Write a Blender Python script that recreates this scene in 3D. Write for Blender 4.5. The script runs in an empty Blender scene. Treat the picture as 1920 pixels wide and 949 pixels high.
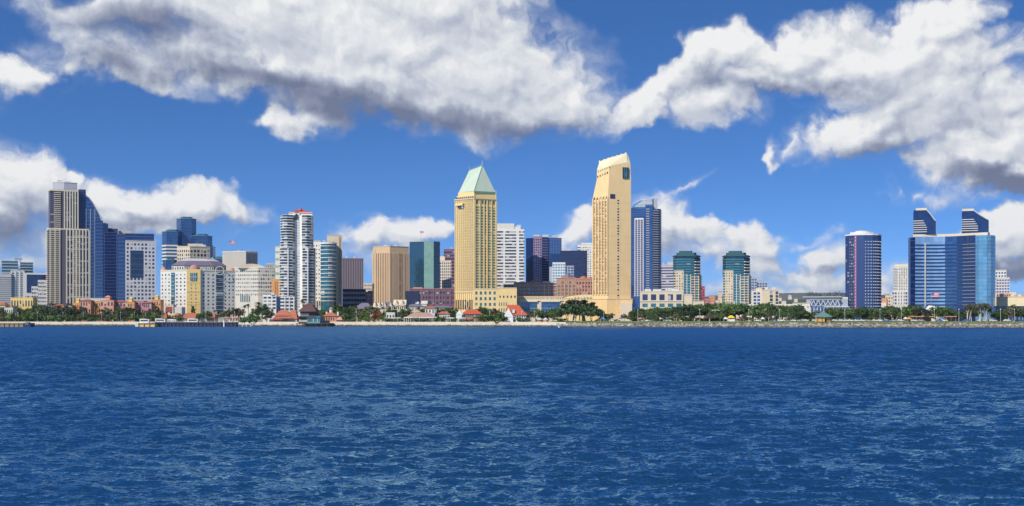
import bpy, math, random
import numpy as np
from mathutils import Vector, Matrix
R = math.radians
random.seed(7)
sc = bpy.context.scene
col = sc.collection

# ---------------------------------------------------------------- camera
FPX, HZ, CH = 2200.0, 597.0, 6.0          # focal length in photo pixels, horizon row, eye height
cam_d = bpy.data.cameras.new("camera")
cam_d.sensor_width = 36.0
cam_d.lens = 36.0 * FPX / 1920.0
cam_d.shift_y = (HZ - 474.5) / 1920.0
cam_d.clip_start = 0.5
cam_d.clip_end = 60000
cam = bpy.data.objects.new("camera", cam_d)
col.objects.link(cam)
cam.location = (0, 0, CH)
cam.rotation_euler = (R(90), 0, 0)
sc.camera = cam

def X(px, Y): return (px - 960.0) * Y / FPX
def Z(py, Y): return CH + (HZ - py) * Y / FPX

# ---------------------------------------------------------------- sky, sun, exposure
SUN_EL, SUN_AZ = 37.0, -142.0      # azimuth measured from +Y towards +X: behind the camera, to its left
sc.view_settings.view_transform = 'Standard'
sc.view_settings.look = 'None'
sc.view_settings.exposure = 0.0
sc.view_settings.gamma = 1.0
sc.view_settings.use_curve_mapping = False
sc.cycles.max_bounces = 5
sc.cycles.diffuse_bounces = 2
sc.cycles.glossy_bounces = 3
sc.cycles.transparent_max_bounces = 6
sc.cycles.volume_bounces = 0

sun_d = bpy.data.lights.new("sun", 'SUN')
sun_d.energy = 4.9
sun_d.angle = R(0.5)
sun_d.color = (1.0, 0.93, 0.82)
sun = bpy.data.objects.new("sun", sun_d)
col.objects.link(sun)
sd = Vector((math.sin(R(SUN_AZ)) * math.cos(R(SUN_EL)), math.cos(R(SUN_AZ)) * math.cos(R(SUN_EL)), math.sin(R(SUN_EL))))
sun.rotation_euler = sd.to_track_quat('Z', 'Y').to_euler()
sun.location = (-300, -400, 500)

world = bpy.data.worlds.new("World")
sc.world = world
world.use_nodes = True
W = world.node_tree
W.nodes.clear()

def N(tree, kind, **kw):
    n = tree.nodes.new(kind)
    for k, v in kw.items():
        setattr(n, k, v)
    return n
def MA(tree, op, a=None, b=None, c=None, clamp=False):
    n = tree.nodes.new('ShaderNodeMath'); n.operation = op; n.use_clamp = clamp
    for i, v in enumerate((a, b, c)):
        if v is None: continue
        if isinstance(v, (int, float)): n.inputs[i].default_value = v
        else: tree.links.new(v, n.inputs[i])
    return n.outputs[0]
def VM(tree, op, a=None, b=None, s=None):
    n = tree.nodes.new('ShaderNodeVectorMath'); n.operation = op
    for i, v in enumerate((a, b)):
        if v is None: continue
        if isinstance(v, (tuple, list)): n.inputs[i].default_value = v
        else: tree.links.new(v, n.inputs[i])
    if s is not None: n.inputs['Scale'].default_value = s
    return n.outputs[0]
def SMOOTH(tree, v, a, b, lo=0.0, hi=1.0):
    n = tree.nodes.new('ShaderNodeMapRange'); n.interpolation_type = 'SMOOTHSTEP'
    tree.links.new(v, n.inputs[0])
    n.inputs[1].default_value = a; n.inputs[2].default_value = b
    n.inputs[3].default_value = lo; n.inputs[4].default_value = hi
    return n.outputs[0]
def MIXC(tree, f, a, b):
    n = tree.nodes.new('ShaderNodeMix'); n.data_type = 'RGBA'
    for i, v in ((0, f), (6, a), (7, b)):
        if isinstance(v, (int, float)): n.inputs[i].default_value = v
        elif isinstance(v, (tuple, list)): n.inputs[i].default_value = (*v, 1)
        else: tree.links.new(v, n.inputs[i])
    return n.outputs[2]

US = 22.0     # sky units: one unit is about a hundredth of the picture's focal length, i.e. 100 photo pixels
def sky_uv(px, py):
    d = Vector(((px - 960) / FPX, 1.0, (HZ - py) / FPX)).normalized()
    return math.atan2(d.x, d.y) * US, math.asin(d.z) * US

# cloud bodies: centre x, centre y, half width, half height (photo pixels), tilt in degrees, weight
CLOUDS = [
 (640,50,430,130,6,1.0), (760,90,350,120,8,1.2), (860,140,250,115,8,1.2), (700,150,280,75,10,1.1), (430,115,300,62,9,.95), (960,200,190,62,3,1.0), (1070,190,110,62,10,.9),
 (800,-10,210,110,0,1.2), (560,-20,230,70,0,.9), (900,20,80,80,0,.9), (1010,150,80,60,35,.7), (250,20,170,45,0,.62), (130,15,120,34,0,.5), (250,120,170,44,8,.85), (150,110,90,34,-10,.7), (45,145,85,40,-12,.85), (560,232,80,34,8,.9), (610,190,110,44,12,.8), (600,215,80,34,10,.8), (640,225,60,26,0,.6), (520,185,70,30,14,.6), (400,80,150,50,0,.7),
 (1190,205,120,40,-22,.85), (1260,170,110,42,-25,.9), (1340,190,110,48,-6,.85), (1290,150,70,34,-10,.6), (1370,95,75,48,8,1.0), (1430,110,90,48,8,1.0), (1520,95,90,62,4,1.05), (1590,70,60,45,-10,.8), (1600,140,160,62,4,1.1), (1440,150,130,34,6,.85), (1700,70,90,50,-40,.95), (1760,55,110,42,-32,.95), (1680,130,120,80,0,1.1), (1800,120,110,60,-10,.95), (1870,120,90,48,-6,.9),
 (1640,240,130,52,-14,1.05), (1570,250,80,48,-20,.85), (1740,190,150,64,-8,1.05), (1880,190,90,62,0,1.0), (1870,270,150,72,-6,1.25), (1780,288,95,42,-6,1.0), (1890,320,120,44,8,1.1), (1450,280,20,46,-10,.55), (1482,265,36,26,-50,.5),
 (25,345,90,78,0,1.1), (0,410,80,56,0,1.0), (-60,370,110,110,0,1.0), (30,490,90,30,0,.62), (75,450,60,30,0,.4),
 (150,345,36,26,10,.75), (250,385,130,46,6,1.1), (340,385,110,42,0,1.0), (430,398,80,34,10,.85), (200,410,160,34,0,.8), (470,405,50,20,10,.45),
 (700,445,90,34,-3,.9), (775,442,60,30,0,.85), (650,450,50,22,0,.6), (700,482,70,30,0,.5),
 (1085,425,62,42,-25,.85), (1110,395,40,24,-20,.55), (1060,452,60,26,0,.55), (1290,345,70,14,-28,.52), (1245,372,44,20,0,.42),
 (1260,425,70,56,10,1.1), (1310,440,66,40,14,.85), (1230,455,50,46,0,.7), (1405,462,70,34,-4,.78), (1412,442,34,34,0,.6), (1335,480,110,32,0,.62),
 (1545,488,62,32,-8,.95), (1500,508,80,24,-6,.8), (1450,520,70,20,0,.5), (1555,525,90,30,0,.62), (1330,540,80,30,0,.5), (1200,520,90,26,0,.4), (1130,490,60,26,0,.45),
 (1890,445,95,52,-12,1.15), (1850,460,70,40,-10,.8), (1900,510,90,34,0,.8), (1690,545,70,34,0,.6), (1659,362,20,30,0,.5), (1790,352,80,26,-20,.48), (1520,452,80,16,-6,.46), (1710,365,36,20,-30,.42), (1840,360,60,24,0,.42), (660,470,110,30,0,.45), (1380,520,120,30,0,.5), (230,450,120,24,0,.4), (1480,545,160,26,0,.55), (1250,545,120,24,0,.5), (1700,510,60,30,0,.5), (1380,495,150,34,4,.55), (1600,470,50,18,-6,.42),
 (2080,250,160,160,0,.9), (2300,380,220,100,0,.9), (-250,150,190,70,0,.8), (2600,150,240,120,0,.9),
]
UNDERSHADE = [   # grey shade painted on the undersides of the larger clouds
 (640,200,190,44,12,1.0), (720,222,180,34,4,.9), (560,160,200,34,10,.85), (850,238,170,34,2,.8), (980,245,140,26,0,.7), (420,128,220,34,9,.7), (250,120,150,34,6,.7), (150,120,90,30,0,.4), (240,40,150,40,0,.85), (400,90,120,34,10,.45),
 (20,425,80,46,0,.75), (50,370,50,50,10,.35), (270,418,160,22,0,.5), (90,410,80,40,0,.4), (1100,235,90,22,-10,.35), (1320,150,80,24,-10,.55), (1440,165,110,22,6,.5), (1550,160,120,20,4,.45), (1620,290,110,24,-6,.55), (1560,180,60,20,0,.3), (1700,230,120,30,-16,.45), (1850,240,90,22,0,.35), (1880,330,120,24,8,1.1), (1790,318,70,16,0,.6), (1870,170,90,24,0,.3), (1600,60,40,30,-30,.3),
 (700,468,80,16,0,.4), (1880,505,90,20,0,1.0), (1260,470,80,18,0,.3), (1545,505,80,14,0,.55), (400,415,90,16,6,.35),
]
def blob_field(tree, vec, blobs, op='SMOOTH_MAX'):
    acc = None
    for cx, cy, rx, ry, tilt, w in blobs:
        u, v = sky_uv(cx, cy)
        m = N(tree, 'ShaderNodeMapping', vector_type='TEXTURE')
        m.inputs['Location'].default_value = (u, v, 0)
        m.inputs['Rotation'].default_value = (0, 0, R(-tilt))
        m.inputs['Scale'].default_value = (rx / 100 * 1.3, ry / 100 * 1.3, 1)
        tree.links.new(vec, m.inputs[0])
        g = N(tree, 'ShaderNodeTexGradient', gradient_type='SPHERICAL')
        tree.links.new(m.outputs[0], g.inputs[0])
        val = MA(tree, 'MULTIPLY', g.outputs['Fac'], w)
        if acc is None: acc = val
        else:
            acc = MA(tree, 'SMOOTH_MAX', acc, val, .12)
    return MA(tree, 'MAXIMUM', MA(tree, 'SUBTRACT', acc, .115), 0.0)

grp = bpy.data.node_groups.new("cloud_field", 'ShaderNodeTree')
grp.interface.new_socket("Vector", in_out='INPUT', socket_type='NodeSocketVector')
grp.interface.new_socket("Field", in_out='OUTPUT', socket_type='NodeSocketFloat')
gi = N(grp, 'NodeGroupInput'); go = N(grp, 'NodeGroupOutput')
def noise(tree, vec, scale, detail, rough=.55, out='Fac', dim='3D', dist=0.0):
    n = N(tree, 'ShaderNodeTexNoise', noise_dimensions=dim)
    tree.links.new(vec, n.inputs['Vector'])
    n.inputs['Scale'].default_value = scale; n.inputs['Detail'].default_value = detail
    n.inputs['Roughness'].default_value = rough; n.inputs['Distortion'].default_value = dist
    return n.outputs[out]
wv = noise(grp, gi.outputs[0], .75, 3, .5, 'Color', '2D')
wv = VM(grp, 'SUBTRACT', wv, (.5, .5, .5))
wv = VM(grp, 'MULTIPLY', wv, (1.3, .8, 0))
wq = VM(grp, 'ADD', gi.outputs[0], wv)
wv2 = noise(grp, gi.outputs[0], 3.0, 4, .6, 'Color', '2D')
wv2 = VM(grp, 'SUBTRACT', wv2, (.5, .5, .5))
wv2 = VM(grp, 'MULTIPLY', wv2, (.34, .26, 0))
wq = VM(grp, 'ADD', wq, wv2)
S = blob_field(grp, wq, CLOUDS)
# outside the picture the same sky goes on with scattered clouds of the same kind
sep = N(grp, 'ShaderNodeSeparateXYZ'); grp.links.new(gi.outputs[0], sep.inputs[0])
away = SMOOTH(grp, MA(grp, 'ABSOLUTE', sep.outputs[0]), 13.5, 18)
up = SMOOTH(grp, sep.outputs[1], 6.6, 9)
outside = MA(grp, 'MAXIMUM', away, up)
sq = VM(grp, 'MULTIPLY', gi.outputs[0], (.16, .30, 1))
og = noise(grp, sq, 1.0, 3, .5, 'Fac', '2D')
og = SMOOTH(grp, og, .60, .82, 0, .8)
S = MA(grp, 'MULTIPLY', S, MA(grp, 'SUBTRACT', 1.0, up))
S = MA(grp, 'MAXIMUM', S, MA(grp, 'MULTIPLY', og, outside))
n1 = noise(grp, wq, .95, 8, .53, 'Fac', '2D')
n1 = MA(grp, 'SUBTRACT', n1, .5)
amp = MA(grp, 'MULTIPLY', n1, 1.0)
amp = MA(grp, 'MULTIPLY', amp, SMOOTH(grp, S, .0, .22))
f = MA(grp, 'ADD', S, amp)
grp.links.new(f, go.inputs[0])

tc = N(W, 'ShaderNodeTexCoord')
dsep = N(W, 'ShaderNodeSeparateXYZ'); W.links.new(tc.outputs['Generated'], dsep.inputs[0])
az = MA(W, 'MULTIPLY', MA(W, 'ARCTAN2', dsep.outputs[0], dsep.outputs[1]), US)
el = MA(W, 'MULTIPLY', MA(W, 'ARCSINE', dsep.outputs[2]), US)
cmb = N(W, 'ShaderNodeCombineXYZ')
W.links.new(az, cmb.inputs[0]); W.links.new(el, cmb.inputs[1])
P = cmb.outputs[0]
def field(vec):
    g = N(W, 'ShaderNodeGroup'); g.node_tree = grp
    W.links.new(vec, g.inputs[0]); return g.outputs[0]
f0 = field(P)
f1 = field(VM(W, 'ADD', P, (-.11, .15, 0)))
f2 = field(VM(W, 'ADD', P, (-.35, .60, 0)))
dens = SMOOTH(W, f0, -.02, .42)
relief = MA(W, 'SUBTRACT', f0, f1)
relief2 = MA(W, 'SUBTRACT', f0, f2)
undershade = blob_field(W, VM(W, 'ADD', P, VM(W, 'MULTIPLY', VM(W, 'SUBTRACT', noise(W, P, .9, 4, .6, 'Color', '2D'), (.5, .5, .5)), (1.2, .7, 0))), UNDERSHADE)
lit = MA(W, 'MULTIPLY_ADD', relief, .60, .79)  # lit and shaded sides of the clouds are painted into their colour
lit = MA(W, 'MULTIPLY_ADD', relief2, .22, lit)
lit = MA(W, 'MULTIPLY_ADD', undershade, -1.08, lit)
lit = MA(W, 'MINIMUM', MA(W, 'MAXIMUM', lit, 0.0), 1.0)
ramp = N(W, 'ShaderNodeValToRGB')
W.links.new(lit, ramp.inputs[0])
e = ramp.color_ramp.elements
e[0].position = 0.0; e[0].color = (.165, .195, .30, 1)
e[1].position = 1.0; e[1].color = (.90, .90, .90, 1)
for pos, c in ((.35, (.29, .325, .43, 1)), (.6, (.48, .52, .62, 1)), (.8, (.69, .72, .77, 1))):
    k = e.new(pos); k.color = c
CLOUD_GAIN = 1.0
cl = VM(W, 'SCALE', ramp.outputs[0], s=10.0 * CLOUD_GAIN)
skyt = N(W, 'ShaderNodeTexSky', sky_type='NISHITA')
skyt.sun_disc = False
skyt.sun_elevation = R(SUN_EL)
skyt.sun_rotation = R(SUN_AZ)
skyt.altitude = 0; skyt.air_density = 1.0; skyt.dust_density = 0.0; skyt.ozone_density = 7.0
# the clear dry air of the photograph: the pale band near the horizon is lower than in the standard sky
sv_ = N(W, 'ShaderNodeCombineXYZ')
W.links.new(dsep.outputs[0], sv_.inputs[0]); W.links.new(dsep.outputs[1], sv_.inputs[1])
zl_ = MA(W, 'MINIMUM', dsep.outputs[2], .25)
W.links.new(MA(W, 'ADD', MA(W, 'MULTIPLY_ADD', zl_, 2.2, .10), MA(W, 'MULTIPLY', MA(W, 'SUBTRACT', dsep.outputs[2], zl_), .25)), sv_.inputs[2])
W.links.new(VM(W, 'NORMALIZE', sv_.outputs[0]), skyt.inputs[0])
hsv = N(W, 'ShaderNodeHueSaturation')
hsv.inputs['Saturation'].default_value = 1.16
hsv.inputs['Hue'].default_value = .506
hsv.inputs['Value'].default_value = 1.5
W.links.new(skyt.outputs[0], hsv.inputs['Color'])
mixed = MIXC(W, dens, hsv.outputs[0], cl)
bg = N(W, 'ShaderNodeBackground')
bg.inputs['Strength'].default_value = 0.1
W.links.new(mixed, bg.inputs['Color'])
wo = N(W, 'ShaderNodeOutputWorld')
W.links.new(bg.outputs[0], wo.inputs['Surface'])
world.cycles.sampling_method = 'MANUAL'
world.cycles.sample_map_resolution = 256

# ---------------------------------------------------------------- helpers
def tag(o, label=None, cat=None, group=None, kind=None):
    if label: o['label'] = label
    if cat: o['category'] = cat
    if group: o['group'] = group
    if kind: o['kind'] = kind
    return o
def empty(name, loc, rz=0.0):
    o = bpy.data.objects.new(name, None)
    o.empty_display_size = 1; o.location = loc; o.rotation_euler = (0, 0, rz)
    col.objects.link(o); return o
def children(o): return [c for c in col.objects if c.parent == o]

class MB:
    def __init__(s): s.v = []; s.f = []; s.mi = []
    def add(s, vs, fs, mi=0):
        b = len(s.v); s.v += [tuple(p) for p in vs]
        for f in fs: s.f.append(tuple(b + i for i in f)); s.mi.append(mi)
    def box(s, x0, x1, y0, y1, z0, z1, mi=0):
        s.add([(x0,y0,z0),(x1,y0,z0),(x1,y1,z0),(x0,y1,z0),(x0,y0,z1),(x1,y0,z1),(x1,y1,z1),(x0,y1,z1)],
              [(0,3,2,1),(4,5,6,7),(0,1,5,4),(1,2,6,5),(2,3,7,6),(3,0,4,7)], mi)
    def rbox(s, cx, cy, cz, w, t, h, ang, mi=0):
        c, n = math.cos(ang), math.sin(ang); vs = []
        for dz in (-h/2, h/2):
            for a, b in ((-w/2,-t/2),(w/2,-t/2),(w/2,t/2),(-w/2,t/2)):
                vs.append((cx + a*c - b*n, cy + a*n + b*c, cz + dz))
        s.add(vs, [(0,3,2,1),(4,5,6,7),(0,1,5,4),(1,2,6,5),(2,3,7,6),(3,0,4,7)], mi)
    def prism(s, poly, z0, z1, mi=0, top=None):
        """poly counter-clockwise; top: optional polygon at z1 (list of xy or xyz)"""
        n = len(poly); tp = top or poly
        vs = [(p[0], p[1], z0) for p in poly] + [(p[0], p[1], p[2] if len(p) > 2 else z1) for p in tp]
        fs = [(i, (i+1) % n, n + (i+1) % n, n + i) for i in range(n)]
        s.add(vs, fs + [tuple(range(n-1, -1, -1)), tuple(range(n, 2*n))], mi)
    def cyl(s, cx, cy, z0, z1, r0, r1=None, n=8, mi=0):
        r1 = r0 if r1 is None else r1
        a = [2*math.pi*i/n for i in range(n)]
        s.prism([(cx + r0*math.cos(t), cy + r0*math.sin(t)) for t in a], z0, z1, mi, [(cx + r1*math.cos(t), cy + r1*math.sin(t)) for t in a])
    def tube(s, p, q, r0, r1=None, n=6, mi=0):
        p = Vector(p); q = Vector(q); r1 = r0 if r1 is None else r1
        d = (q - p).normalized(); a = d.orthogonal().normalized(); b = d.cross(a)
        vs = []
        for c, r in ((p, r0), (q, r1)):
            for i in range(n):
                t = 2*math.pi*i/n; vs.append(c + (a*math.cos(t) + b*math.sin(t))*r)
        s.add(vs, [(i, (i+1) % n, n + (i+1) % n, n + i) for i in range(n)] + [tuple(range(n-1,-1,-1)), tuple(range(n, 2*n))], mi)
    def gable(s, x0, x1, y0, y1, z0, z1, axis='x', mi=0):
        if axis == 'x':
            m = (y0+y1)/2; vs = [(x0,y0,z0),(x1,y0,z0),(x1,y1,z0),(x0,y1,z0),(x0,m,z1),(x1,m,z1)]
            s.add(vs, [(0,3,2,1),(0,1,5,4),(2,3,4,5),(1,2,5),(3,0,4)], mi)
        else:
            m = (x0+x1)/2; vs = [(x0,y0,z0),(x1,y0,z0),(x1,y1,z0),(x0,y1,z0),(m,y0,z1),(m,y1,z1)]
            s.add(vs, [(0,3,2,1),(0,1,4),(1,2,5,4),(2,3,5),(3,0,4,5)], mi)
    def hip(s, x0, x1, y0, y1, z0, z1, inset=.35, mi=0):
        w = x1-x0; d = y1-y0; m = (y0+y1)/2; a = min(w*inset, w/2-.01)
        s.add([(x0,y0,z0),(x1,y0,z0),(x1,y1,z0),(x0,y1,z0),(x0+a,m,z1),(x1-a,m,z1)],
              [(0,3,2,1),(0,1,5,4),(2,3,4,5),(1,2,5),(3,0,4)], mi)
    def mesh(s, name, mats):
        me = bpy.data.meshes.new(name)
        me.from_pydata(s.v, [], s.f)
        for m in (mats if isinstance(mats, (list, tuple)) else [mats]): me.materials.append(m)
        if any(s.mi): me.polygons.foreach_set('material_index', s.mi)
        me.update(); return me
    def build(s, name, mats, parent=None, loc=(0,0,0), rz=0.0):
        o = bpy.data.objects.new(name, s.mesh(name, mats))
        o.location = loc; o.rotation_euler = (0,0,rz); o.parent = parent
        col.objects.link(o); return o

def smooth(o):
    o.data.polygons.foreach_set('use_smooth', [True]*len(o.data.polygons)); return o

# ---------------------------------------------------------------- materials
def new_mat(name):
    m = bpy.data.materials.new(name); m.use_nodes = True
    t = m.node_tree; b = t.nodes['Principled BSDF']; return m, t, b
def wall_mat(name, c, rough=.85, var=.10, scale=.12, metal=0.0, streak=.08):
    m, t, b = new_mat(name)
    g = N(t, 'ShaderNodeNewGeometry')
    n = noise(t, g.outputs['Position'], scale, 5, .6)
    sv = VM(t, 'MULTIPLY', g.outputs['Position'], (.9, .9, .06))
    n2 = noise(t, sv, 1.0, 3, .6)
    k = MA(t, 'MULTIPLY_ADD', MA(t, 'SUBTRACT', n, .5), var*2.2, 1.0)
    k = MA(t, 'MULTIPLY_ADD', MA(t, 'SUBTRACT', n2, .5), streak*2.2, k)
    vv = N(t, 'ShaderNodeVectorMath', operation='SCALE'); vv.inputs[0].default_value = c
    t.links.new(k, vv.inputs['Scale'])
    t.links.new(vv.outputs[0], b.inputs['Base Color'])
    b.inputs['Roughness'].default_value = rough; b.inputs['Metallic'].default_value = metal
    return m
def glass_mat(name, c, ior=1.9, rough=.08, blinds=.12, blind_c=(.42,.40,.36), var=.5, cell=3.6, wob=.012):
    """tinted facade glass: per-pane brightness, some panes with blinds behind"""
    m, t, b = new_mat(name)
    g = N(t, 'ShaderNodeNewGeometry'); oi = N(t, 'ShaderNodeObjectInfo')
    sn = VM(t, 'SNAP', g.outputs['Position'], (cell, 60.0, cell))
    wn = N(t, 'ShaderNodeTexWhiteNoise', noise_dimensions='3D'); t.links.new(sn, wn.inputs[0])
    r = MA(t, 'FRACT', MA(t, 'ADD', MA(t, 'ADD', g.outputs['Random Per Island'], oi.outputs['Random']), wn.outputs['Value']))
    k = MA(t, 'MULTIPLY_ADD', r, var*1.2, 1 - var*.6)
    vv = N(t, 'ShaderNodeVectorMath', operation='SCALE'); vv.inputs[0].default_value = c
    t.links.new(k, vv.inputs['Scale'])
    r2 = MA(t, 'FRACT', MA(t, 'MULTIPLY', r, 7.31))
    isb = MA(t, 'LESS_THAN', r2, blinds)
    t.links.new(MIXC(t, isb, vv.outputs[0], blind_c), b.inputs['Base Color'])
    b.inputs['Roughness'].default_value = rough; b.inputs['IOR'].default_value = ior
    # panes are never perfectly coplanar: tilt each a little
    wn2 = VM(t, 'SCALE', VM(t, 'SUBTRACT', wn.outputs['Color'], (.5,.5,.5)), s=wob*2)
    nn = VM(t, 'NORMALIZE', VM(t, 'ADD', g.outputs['Normal'], wn2))
    t.links.new(nn, b.inputs['Normal'])
    return m
def leaf_mat(name, c, c2, trans=.25):
    m, t, b = new_mat(name)
    g = N(t, 'ShaderNodeNewGeometry'); oi = N(t, 'ShaderNodeObjectInfo')
    n = noise(t, g.outputs['Position'], .55, 3, .6)
    r = MA(t, 'ADD', MA(t, 'MULTIPLY', g.outputs['Random Per Island'], .55), MA(t, 'MULTIPLY', n, .5))
    r = MA(t, 'ADD', r, MA(t, 'MULTIPLY_ADD', oi.outputs['Random'], .8, -.40), None, True)
    t.links.new(MIXC(t, r, c, c2), b.inputs['Base Color'])
    b.inputs['Roughness'].default_value = .6
    b.inputs['Specular IOR Level'].default_value = .25
    return m
M = {}
# ---------------------------------------------------------------- water
def build_water():
    rng = np.random.default_rng(3)
    # rows get further apart with distance; waves too short for the local spacing are left to the bump
    ys = [7.0]
    while ys[-1] < 985: ys.append(ys[-1] * 1.0042 + .010)
    ys = np.array(ys); nr = len(ys); nc = 760
    t = np.linspace(-1, 1, nc)
    Yg = np.repeat(ys[:, None], nc, 1)
    Xg = t[None, :] * (ys[:, None] * .52 + 12)
    spacing = np.maximum(np.gradient(ys)[:, None], (ys[:, None] * .52 + 12) * 2 / nc) * np.ones_like(Yg)
    H = np.zeros_like(Xg); DX = np.zeros_like(Xg); DY = np.zeros_like(Xg)
    wind = R(78)      # waves run towards the far shore, a little to the right
    nw = 110
    lam = np.exp(rng.uniform(math.log(.14), math.log(2.2), nw))
    for l in lam:
        a = wind + rng.normal(0, .62)
        k = 2*math.pi/l
        A = .0072 * l ** .88 * rng.uniform(.6, 1.3)
        if l > 2.2: A *= .8
        fade = np.clip((l / spacing - 2.2) / 2.0, 0, 1)
        ph = k*(Xg*math.cos(a) + Yg*math.sin(a)) + rng.uniform(0, 6.28)
        s_ = np.sin(ph); c_ = np.cos(ph)
        # patches of stronger and weaker wind
        H += A*fade*s_; DX += A*.75*fade*c_*math.cos(a); DY += A*.75*fade*c_*math.sin(a)
    # open water: the longer chop of the bay, building up away from the sheltered near shore
    build = np.clip((Yg - 40) / 110, 0, 1)
    for l in np.exp(rng.uniform(math.log(1.9), math.log(5.5), 52)):
        a = wind + rng.normal(0, .85); k = 2*math.pi/l; A = .0084*l*rng.uniform(.6, 1.3)*(build + .14)
        fade = np.clip((l / spacing - 2.0) / 2.0, 0, 1); ph = k*(Xg*math.cos(a) + Yg*math.sin(a)) + rng.uniform(0, 6.28)
        H += A*fade*(np.sin(ph) + .3*np.sin(2*ph+.5)); DY += A*.6*fade*np.cos(ph)*math.sin(a)
    gust = .85 + .22*np.sin(Xg*.043+1.3*np.sin(Yg*.031)) * np.sin(Yg*.027+.8) + .12*np.sin(Xg*.21+Yg*.17)
    H *= gust
    V = np.stack([Xg+DX, Yg+DY, H], -1).reshape(-1, 3)
    idx = np.arange(nr*nc).reshape(nr, nc)
    Fq = np.stack([idx[:-1,:-1], idx[:-1,1:], idx[1:,1:], idx[1:,:-1]], -1).reshape(-1, 4)
    n0 = len(V)
    far = np.array([(-9000,-600,-.45),(9000,-600,-.45),(9000,1300,-.45),(-9000,1300,-.45)])
    V = np.vstack([V, far]); Fq = np.vstack([Fq, [[n0,n0+1,n0+2,n0+3]]])
    me = bpy.data.meshes.new('water')
    me.vertices.add(len(V)); me.vertices.foreach_set('co', V.ravel())
    me.loops.add(Fq.size); me.loops.foreach_set('vertex_index', Fq.ravel())
    me.polygons.add(len(Fq)); me.polygons.foreach_set('loop_start', np.arange(0, Fq.size, 4))
    me.polygons.foreach_set('loop_total', np.full(len(Fq), 4))
    me.polygons.foreach_set('use_smooth', np.ones(len(Fq), dtype=bool))
    me.update(calc_edges=True); me.validate()
    m, t, b = new_mat('sea water')
    g = N(t, 'ShaderNodeNewGeometry')
    ps = N(t, 'ShaderNodeSeparateXYZ'); t.links.new(g.outputs['Position'], ps.inputs[0])
    rough = SMOOTH(t, ps.outputs[1], 15, 400, .07, .18)   # open water: wavelets finer than the mesh
    def ripple(sc_, stretch, detail, k):
        q = noise(t, VM(t, 'MULTIPLY', g.outputs['Position'], (stretch, 1.0, 1.0)), sc_, detail, .62, 'Color', '3D', .25)
        return VM(t, 'MULTIPLY', VM(t, 'SUBTRACT', q, (.5, .5, .5)), (k*.8, k, 0))
    far_k = SMOOTH(t, ps.outputs[1], 30, 260, 0, 1)
    fine = ripple(9.0, .6, 3, 1.8)
    mid = ripple(2.9, .5, 4, 1.5)
    wide = ripple(.24, .32, 4, .8)
    sl = VM(t, 'ADD', fine, mid)
    sl = VM(t, 'ADD', sl, wide)
    sl = VM(t, 'ADD', sl, ripple(.035, .35, 4, .45))
    # seen low over the water only the near faces of the wavelets show: they lean towards the open bay
    ss_ = N(t, 'ShaderNodeSeparateXYZ'); t.links.new(sl, ss_.inputs[0])
    lean = MA(t, 'MULTIPLY', MA(t, 'ABSOLUTE', ss_.outputs[1]), -.7)
    ylean = MA(t, 'ADD', MA(t, 'MULTIPLY', ss_.outputs[1], MA(t, 'SUBTRACT', 1.0, far_k)), MA(t, 'MULTIPLY', lean, far_k))
    ylean = MA(t, 'ADD', ylean, MA(t, 'MULTIPLY_ADD', far_k, .01, -.14))
    cb_ = N(t, 'ShaderNodeCombineXYZ'); t.links.new(ss_.outputs[0], cb_.inputs[0]); t.links.new(ylean, cb_.inputs[1])
    nn_ = VM(t, 'NORMALIZE', VM(t, 'ADD', g.outputs['Normal'], cb_.outputs[0]))
    # deep blue body colour under a sky reflection that grows towards grazing view
    out = t.nodes['Material Output']; t.nodes.remove(b)
    df = N(t, 'ShaderNodeBsdfDiffuse'); df.inputs['Color'].default_value = (.005, .034, .088, 1)
    gl = N(t, 'ShaderNodeBsdfGlossy'); gl.inputs['Color'].default_value = (.50, .84, 1.0, 1); t.links.new(rough, gl.inputs['Roughness'])
    fr = N(t, 'ShaderNodeFresnel'); fr.inputs['IOR'].default_value = 1.7
    t.links.new(nn_, gl.inputs['Normal']); t.links.new(nn_, fr.inputs['Normal'])
    mx = N(t, 'ShaderNodeMixShader'); t.links.new(MA(t, 'MINIMUM', MA(t, 'MULTIPLY', fr.outputs[0], 1.75), .60), mx.inputs[0])
    t.links.new(df.outputs[0], mx.inputs[1]); t.links.new(gl.outputs[0], mx.inputs[2]); t.links.new(mx.outputs[0], out.inputs['Surface'])
    me.materials.append(m)
    o = bpy.data.objects.new('water', me); col.objects.link(o)
    o['kind'] = 'structure'
build_water()
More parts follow.
